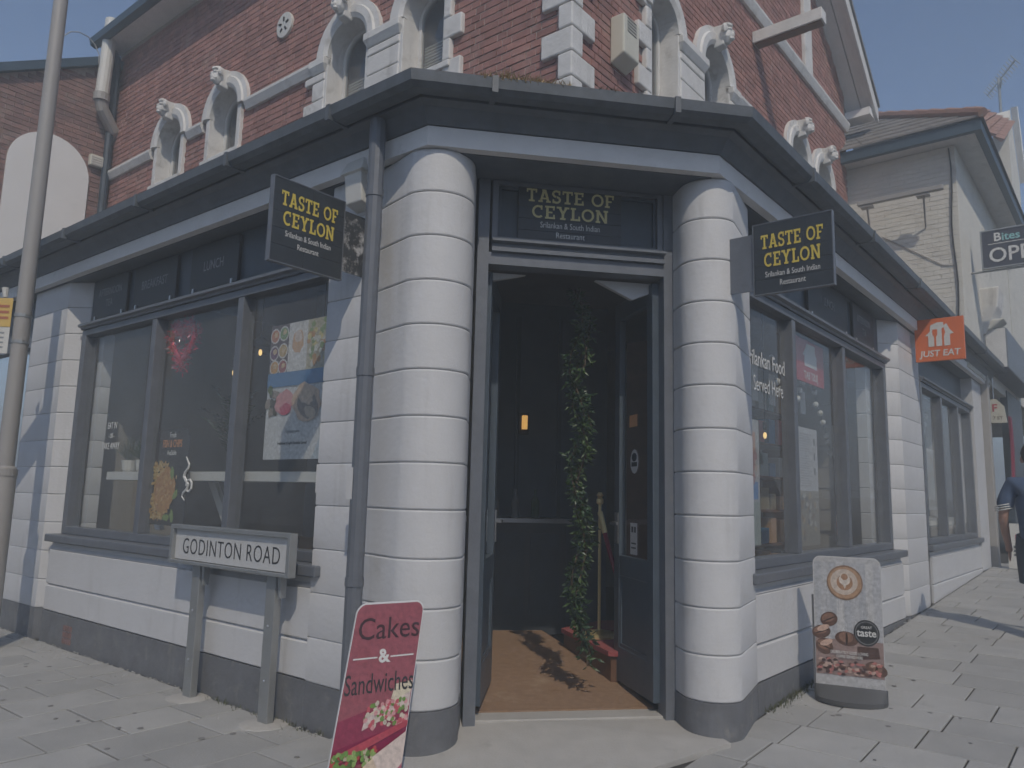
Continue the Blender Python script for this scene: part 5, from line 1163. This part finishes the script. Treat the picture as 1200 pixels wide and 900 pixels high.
for k in range(30): a.ell(random.uniform(.08, .92), random.uniform(.05, .42), .06, .025, random.choice(((.4, .32, .2), (.2, .2, .2), (.45, .44, .4), (.26, .2, .14))), random.uniform(0, 3), 9, .2)
a.done(t)
t, a = sheet(Rf, dR, 3.26, .42, 1.05, 2.15, -.26, 'striped_banner', 'narrow banner with dark print in the right pane of the right window', 'banner')
a.rect(0, 1, 0, 1, (.12, .11, .11)); a.rect(0, 1, .72, 1, (.30, .29, .27))
for k in range(9): a.rect(.08, .92, .42+.035*k, .438+.035*k, (.5, .5, .5))
for k in range(26): a.ell(random.uniform(.1, .9), random.uniform(.05, .36), .11, .03, random.choice(((.45, .2, .12), (.3, .12, .08), (.5, .4, .3), (.16, .2, .08))), random.uniform(0, 3), 9, .2)
a.done(t)
t, a = sheet(Rf, dR, 1.02, .36, 1.08, 2.02, -.24, 'colour_poster', 'narrow colourful poster beside the right-hand column', 'poster')
a.rect(0, 1, 0, 1, (.42, .42, .42)); a.rect(.0, .8, .66, .90, (.50, .30, .22)); a.rect(0, .9, .36, .50, (.14, .26, .48)); a.rect(0, 1, 0, .34, (.32, .36, .34))
for k in range(22): a.ell(random.uniform(.1, .8), random.uniform(.5, .8), .12, .035, random.choice(((.5, .25, .2), (.5, .42, .36), (.36, .2, .2))), random.uniform(0, 3), 9, .2)
a.rect(.1, .5, .92, .985, (.66, .42, .2)); a.done(t)
jr = thing('reversed_takeaway_sign', 'red takeaway sign reading backwards inside the right window', 'sign', Rf(2.3, -.25, 2.5))
MB(Rf).box(2.30, 3.04, -.262, -.25, 2.47, 2.86).build('panel', mat('red sign face', (.42, .05, .055), .45), jr)
MB(Rf).slab([(3.04-.74*a_, 2.47+.39*b_) for a_, b_ in ((.24, .62), (.33, .74), (.33, .92), (.62, .92), (.70, .76), (.78, .62), (.72, .62), (.72, .38), (.28, .38), (.28, .62))], -.2498, -.248).build('house_emblem', letter_w, jr)
text('JUST EAT', .07, Rf(2.67, -.2498, 2.535), dR, UP, letter_w, jr, xs=-.95, bold=.02)
rkk = thing('goods_rack', 'shelf rack of blue red and white goods inside the right window', 'shelving', Rf(2.2, -1.0, .06))
for k in range(6):
    MB(Rf).box(1.2, 4.1, -1.25, -.95, .62+.34*k, .645+.34*k).build('shelf', wood_m, rkk)
    for j in range(11):
        cx_ = 1.25+.26*j; hgt = random.uniform(.14, .29); MB(Rf).box(cx_, cx_+random.uniform(.13, .23), -1.2, -1.0, .646+.34*k, .646+.34*k+hgt).build('packet', mat('goods %d %d' % (k, j), random.choice(((.06, .2, .38), (.45, .12, .12), (.55, .54, .5), (.3, .27, .2), (.2, .3, .3), (.5, .3, .16))), .5), rkk)
for s in (1.18, 4.1): MB(Rf).box(s-.03, s+.03, -1.27, -.93, .06, 2.7).build('upright', wood_m, rkk)
for k in range(4): b_ = MB(Rf).box(2.2+.42*k, 2.34+.42*k, -.62, -.615, 2.30, 2.62-.03*k).build('hanging_card', plastic_w); tag(b_, ('first', 'second', 'third', 'fourth')[k]+' white card from the left hanging inside the right window', 'card', 'hanging cards')
# far right window: papers and garland
t, a = sheet(Rf, dR, 7.6, .62, 1.35, 2.2, -.3, 'paper_notice', 'pale paper notice in the furthest right window', 'poster'); a.rect(.05, .95, .05, .95, (.5, .49, .46))
for k in range(10): a.ell(random.uniform(.15, .85), random.uniform(.15, .85), .12, .05, random.choice(((.5, .4, .3), (.4, .42, .4))), random.uniform(0, 3), 9, .2)
a.done(t)
g2 = thing('globe_garland', 'swag of white globe lights inside the furthest right window', 'garland', Rf(8, -.4, 2.3))
gp = [Rf(6.6+.13*k, -.4, 2.7-.5*math.sin(math.pi*k/12)) for k in range(13)]; MB().tube(gp, .004, 4).build('wire', black_pl, g2)
for p in gp: MB().ball(p, .045, 8, 6).build('globe', plastic_w, g2, smooth=True)
B('back_panel', room_panel, shop, Rf, (6.0, 9.7, -1.6, -1.55, .25, 3.4)); B('inner_sill', plastic_w, shop, Rf, (6.2, 9.5, -.5, -.16, 1.15, 1.25)); B('white_reveal', white, shop, Rf, (8.66, 9.5, -.5, -.15, 1.26, 2.85))

# ================================================================== PERSON at the right edge, seen from behind
PB = Vector((4.99, 7.30, 0)); PB.z = gz(PB)
hx, hy = -nR, dR                                     # person's left, and facing up the street
def pp(l, f, z): return PB+hx*l+hy*f+UP*z
def skin(name, nodes, edges, m, parent=None, sub=2):
    me = bpy.data.meshes.new(name); me.from_pydata([tuple(p) for p, r in nodes], edges, []); o = bpy.data.objects.new(name, me); COL.objects.link(o)
    md = o.modifiers.new('skin', 'SKIN'); md.use_smooth_shade = True; ss = o.modifiers.new('sub', 'SUBSURF'); ss.levels = sub; ss.render_levels = sub
    for i, (p, r) in enumerate(nodes):
        sv = me.skin_vertices[0].data[i]; sv.radius = (r, r) if not isinstance(r, tuple) else r; sv.use_root = (i == 0)
    dg = bpy.context.evaluated_depsgraph_get(); m2 = bpy.data.meshes.new_from_object(o.evaluated_get(dg)); bpy.data.objects.remove(o)
    m2.materials.clear(); m2.materials.append(m); o = bpy.data.objects.new(name, m2); COL.objects.link(o)
    if parent is not None: adopt(o, parent)
    return o
ps = thing('person', 'person in a blue t-shirt and dark shorts walking away at the right edge', 'person', PB)
nd = [(pp(0, 0, .93), .13), (pp(0, .0, 1.10), .11), (pp(0, .0, 1.28), .11), (pp(0, -.01, 1.42), .09), (pp(0, 0, 1.52), .055), (pp(0, .02, 1.60), .07), (pp(0, .03, 1.69), .10), (pp(0, .02, 1.76), .075),
      (pp(.18, 0, 1.42), .07), (pp(.25, -.02, 1.26), .052), (pp(.28, -.03, 1.12), .045), (pp(.28, .06, .96), .04), (pp(.27, .13, .84), .03), (pp(.27, .16, .77), .035),
      (pp(-.18, 0, 1.42), .07), (pp(-.25, .0, 1.26), .052), (pp(-.28, -.02, 1.12), .045), (pp(-.28, .02, .96), .04), (pp(-.27, .06, .84), .03), (pp(-.27, .08, .77), .035),
      (pp(.09, .03, .86), .10), (pp(.10, .10, .50), .06), (pp(.10, .02, .28), .052), (pp(.10, -.06, .08), .036), (pp(.10, .10, .035), .03),
      (pp(-.09, -.02, .86), .10), (pp(-.10, -.06, .50), .06), (pp(-.10, -.16, .28), .052), (pp(-.10, -.26, .10), .036), (pp(-.10, -.12, .035), .03)]
ed = [(0, 1), (1, 2), (2, 3), (3, 4), (4, 5), (5, 6), (6, 7), (3, 8), (8, 9), (9, 10), (10, 11), (11, 12), (12, 13), (3, 14), (14, 15), (15, 16), (16, 17), (17, 18), (18, 19), (0, 20), (20, 21), (21, 22), (22, 23), (23, 24), (0, 25), (25, 26), (26, 27), (27, 28), (28, 29)]
body = skin('body', nd, ed, skin_m, ps)
for sd in (1, -1):                                   # fingers on each hand
    b = nd[13 if sd == 1 else 19][0]
    for k, (ln, off) in enumerate(((.075, -.03), (.085, -.01), (.08, .01), (.06, .03))): MB().tube([b+hy*off, b+hy*(off+.008)-UP*ln*.55, b+hy*(off+.02)-UP*ln], [.009, .0085, .006], 6).build('finger', skin_m, body, smooth=True)
    MB().tube([b+hy*.03+UP*.02, b+hy*.055-UP*.02, b+hy*.055-UP*.05], [.011, .010, .007], 6).build('thumb', skin_m, body, smooth=True)
sn_ = [(pp(0, 0, .80), (.19, .165)), (pp(0, 0, .95), (.175, .155)), (pp(0, 0, 1.12), (.185, .165)), (pp(0, 0, 1.28), (.21, .18)), (pp(0, -.01, 1.42), (.19, .165)), (pp(0, -.005, 1.48), (.075, .075)),
       (pp(.18, 0, 1.42), .095), (pp(.245, -.02, 1.28), .085), (pp(.275, -.03, 1.17), .078), (pp(-.18, 0, 1.42), .095), (pp(-.245, 0, 1.28), .085), (pp(-.275, -.02, 1.17), .078)]
skin('t_shirt', sn_, [(0, 1), (1, 2), (2, 3), (3, 4), (4, 5), (4, 6), (6, 7), (7, 8), (4, 9), (9, 10), (10, 11)], shirt_m, ps)
for k in range(3): MB().tube([pp(.270, -.03, 1.175+.022*k), pp(.272, -.03, 1.184+.022*k)], .0765+.002*k, 14).build('sleeve_stripe', letter_w, ps, smooth=True)
sh_o = MB().tube([pp(.095, .05, .50), pp(.095, .04, .62), pp(.085, .02, .82), pp(.06, .0, .92)], [.098, .104, .12, .13], 14).tube([pp(-.095, -.05, .50), pp(-.095, -.045, .62), pp(-.085, -.02, .82), pp(-.06, .0, .92)], [.098, .104, .12, .13], 14).build('shorts', shorts_m, ps, smooth=True)
MB().ball(pp(0, .005, 1.715), .108, 14, 10, (1, 1, 1.12), .03).build('hair', hair_m, ps, smooth=True)
for sd in (1, -1):
    MB().ball(pp(.10*sd, .03, 1.66), .03, 8, 6, (.6, .8, 1.2)).build('ear', skin_m, body, smooth=True)
    MB().ball(pp(.045*sd if 0 else .04*sd, .125, 1.68), .014, 8, 6).build('eye', letter_k, body); fx = .10*sd; fy = (.06 if sd == 1 else -.16)
    MB(pp).loft([[(fx-.045, fy-.12, 0), (fx+.045, fy-.12, 0), (fx+.05, fy+.12, 0), (fx-.05, fy+.12, 0)], [(fx-.045, fy-.12, .06), (fx+.045, fy-.12, .06), (fx+.045, fy+.1, .05), (fx-.045, fy+.1, .05)], [(fx-.035, fy-.10, .10), (fx+.035, fy-.10, .10), (fx+.03, fy-.0, .09), (fx-.03, fy-.0, .09)]]).build('shoe', plastic_w, ps, bevel=.015)
MB().ball(pp(0, .14, 1.655), .018, 8, 6, (.7, 1, 1.3)).build('nose', skin_m, body, smooth=True); MB().ball(pp(0, .118, 1.605), .02, 8, 5, (1.2, 1.2, .35)).build('mouth', mat('lips', (.35, .12, .1), .5), body, smooth=True)

# ================================================================== HAZE: even volume added to stand in for the milky lens veil
hzm = bpy.data.materials.new('lens veil haze'); hzm.use_nodes = True; hn = hzm.node_tree.nodes; hn.remove(hn['Principled BSDF'])
pv = hn.new('ShaderNodeVolumePrincipled'); pv.inputs['Color'].default_value = (.86, .95, 1.0, 1); pv.inputs['Density'].default_value = 0.018
hzm.node_tree.links.new(pv.outputs[0], hn['Material Output'].inputs['Volume'])
hzo = MB().box(-230, 230, -230, 230, -2.0, 12.1).build('haze', hzm); hzo['kind'] = 'stuff'; hzo['label'] = 'thin pale haze added for the milky lens veil'; hzo['category'] = 'haze'
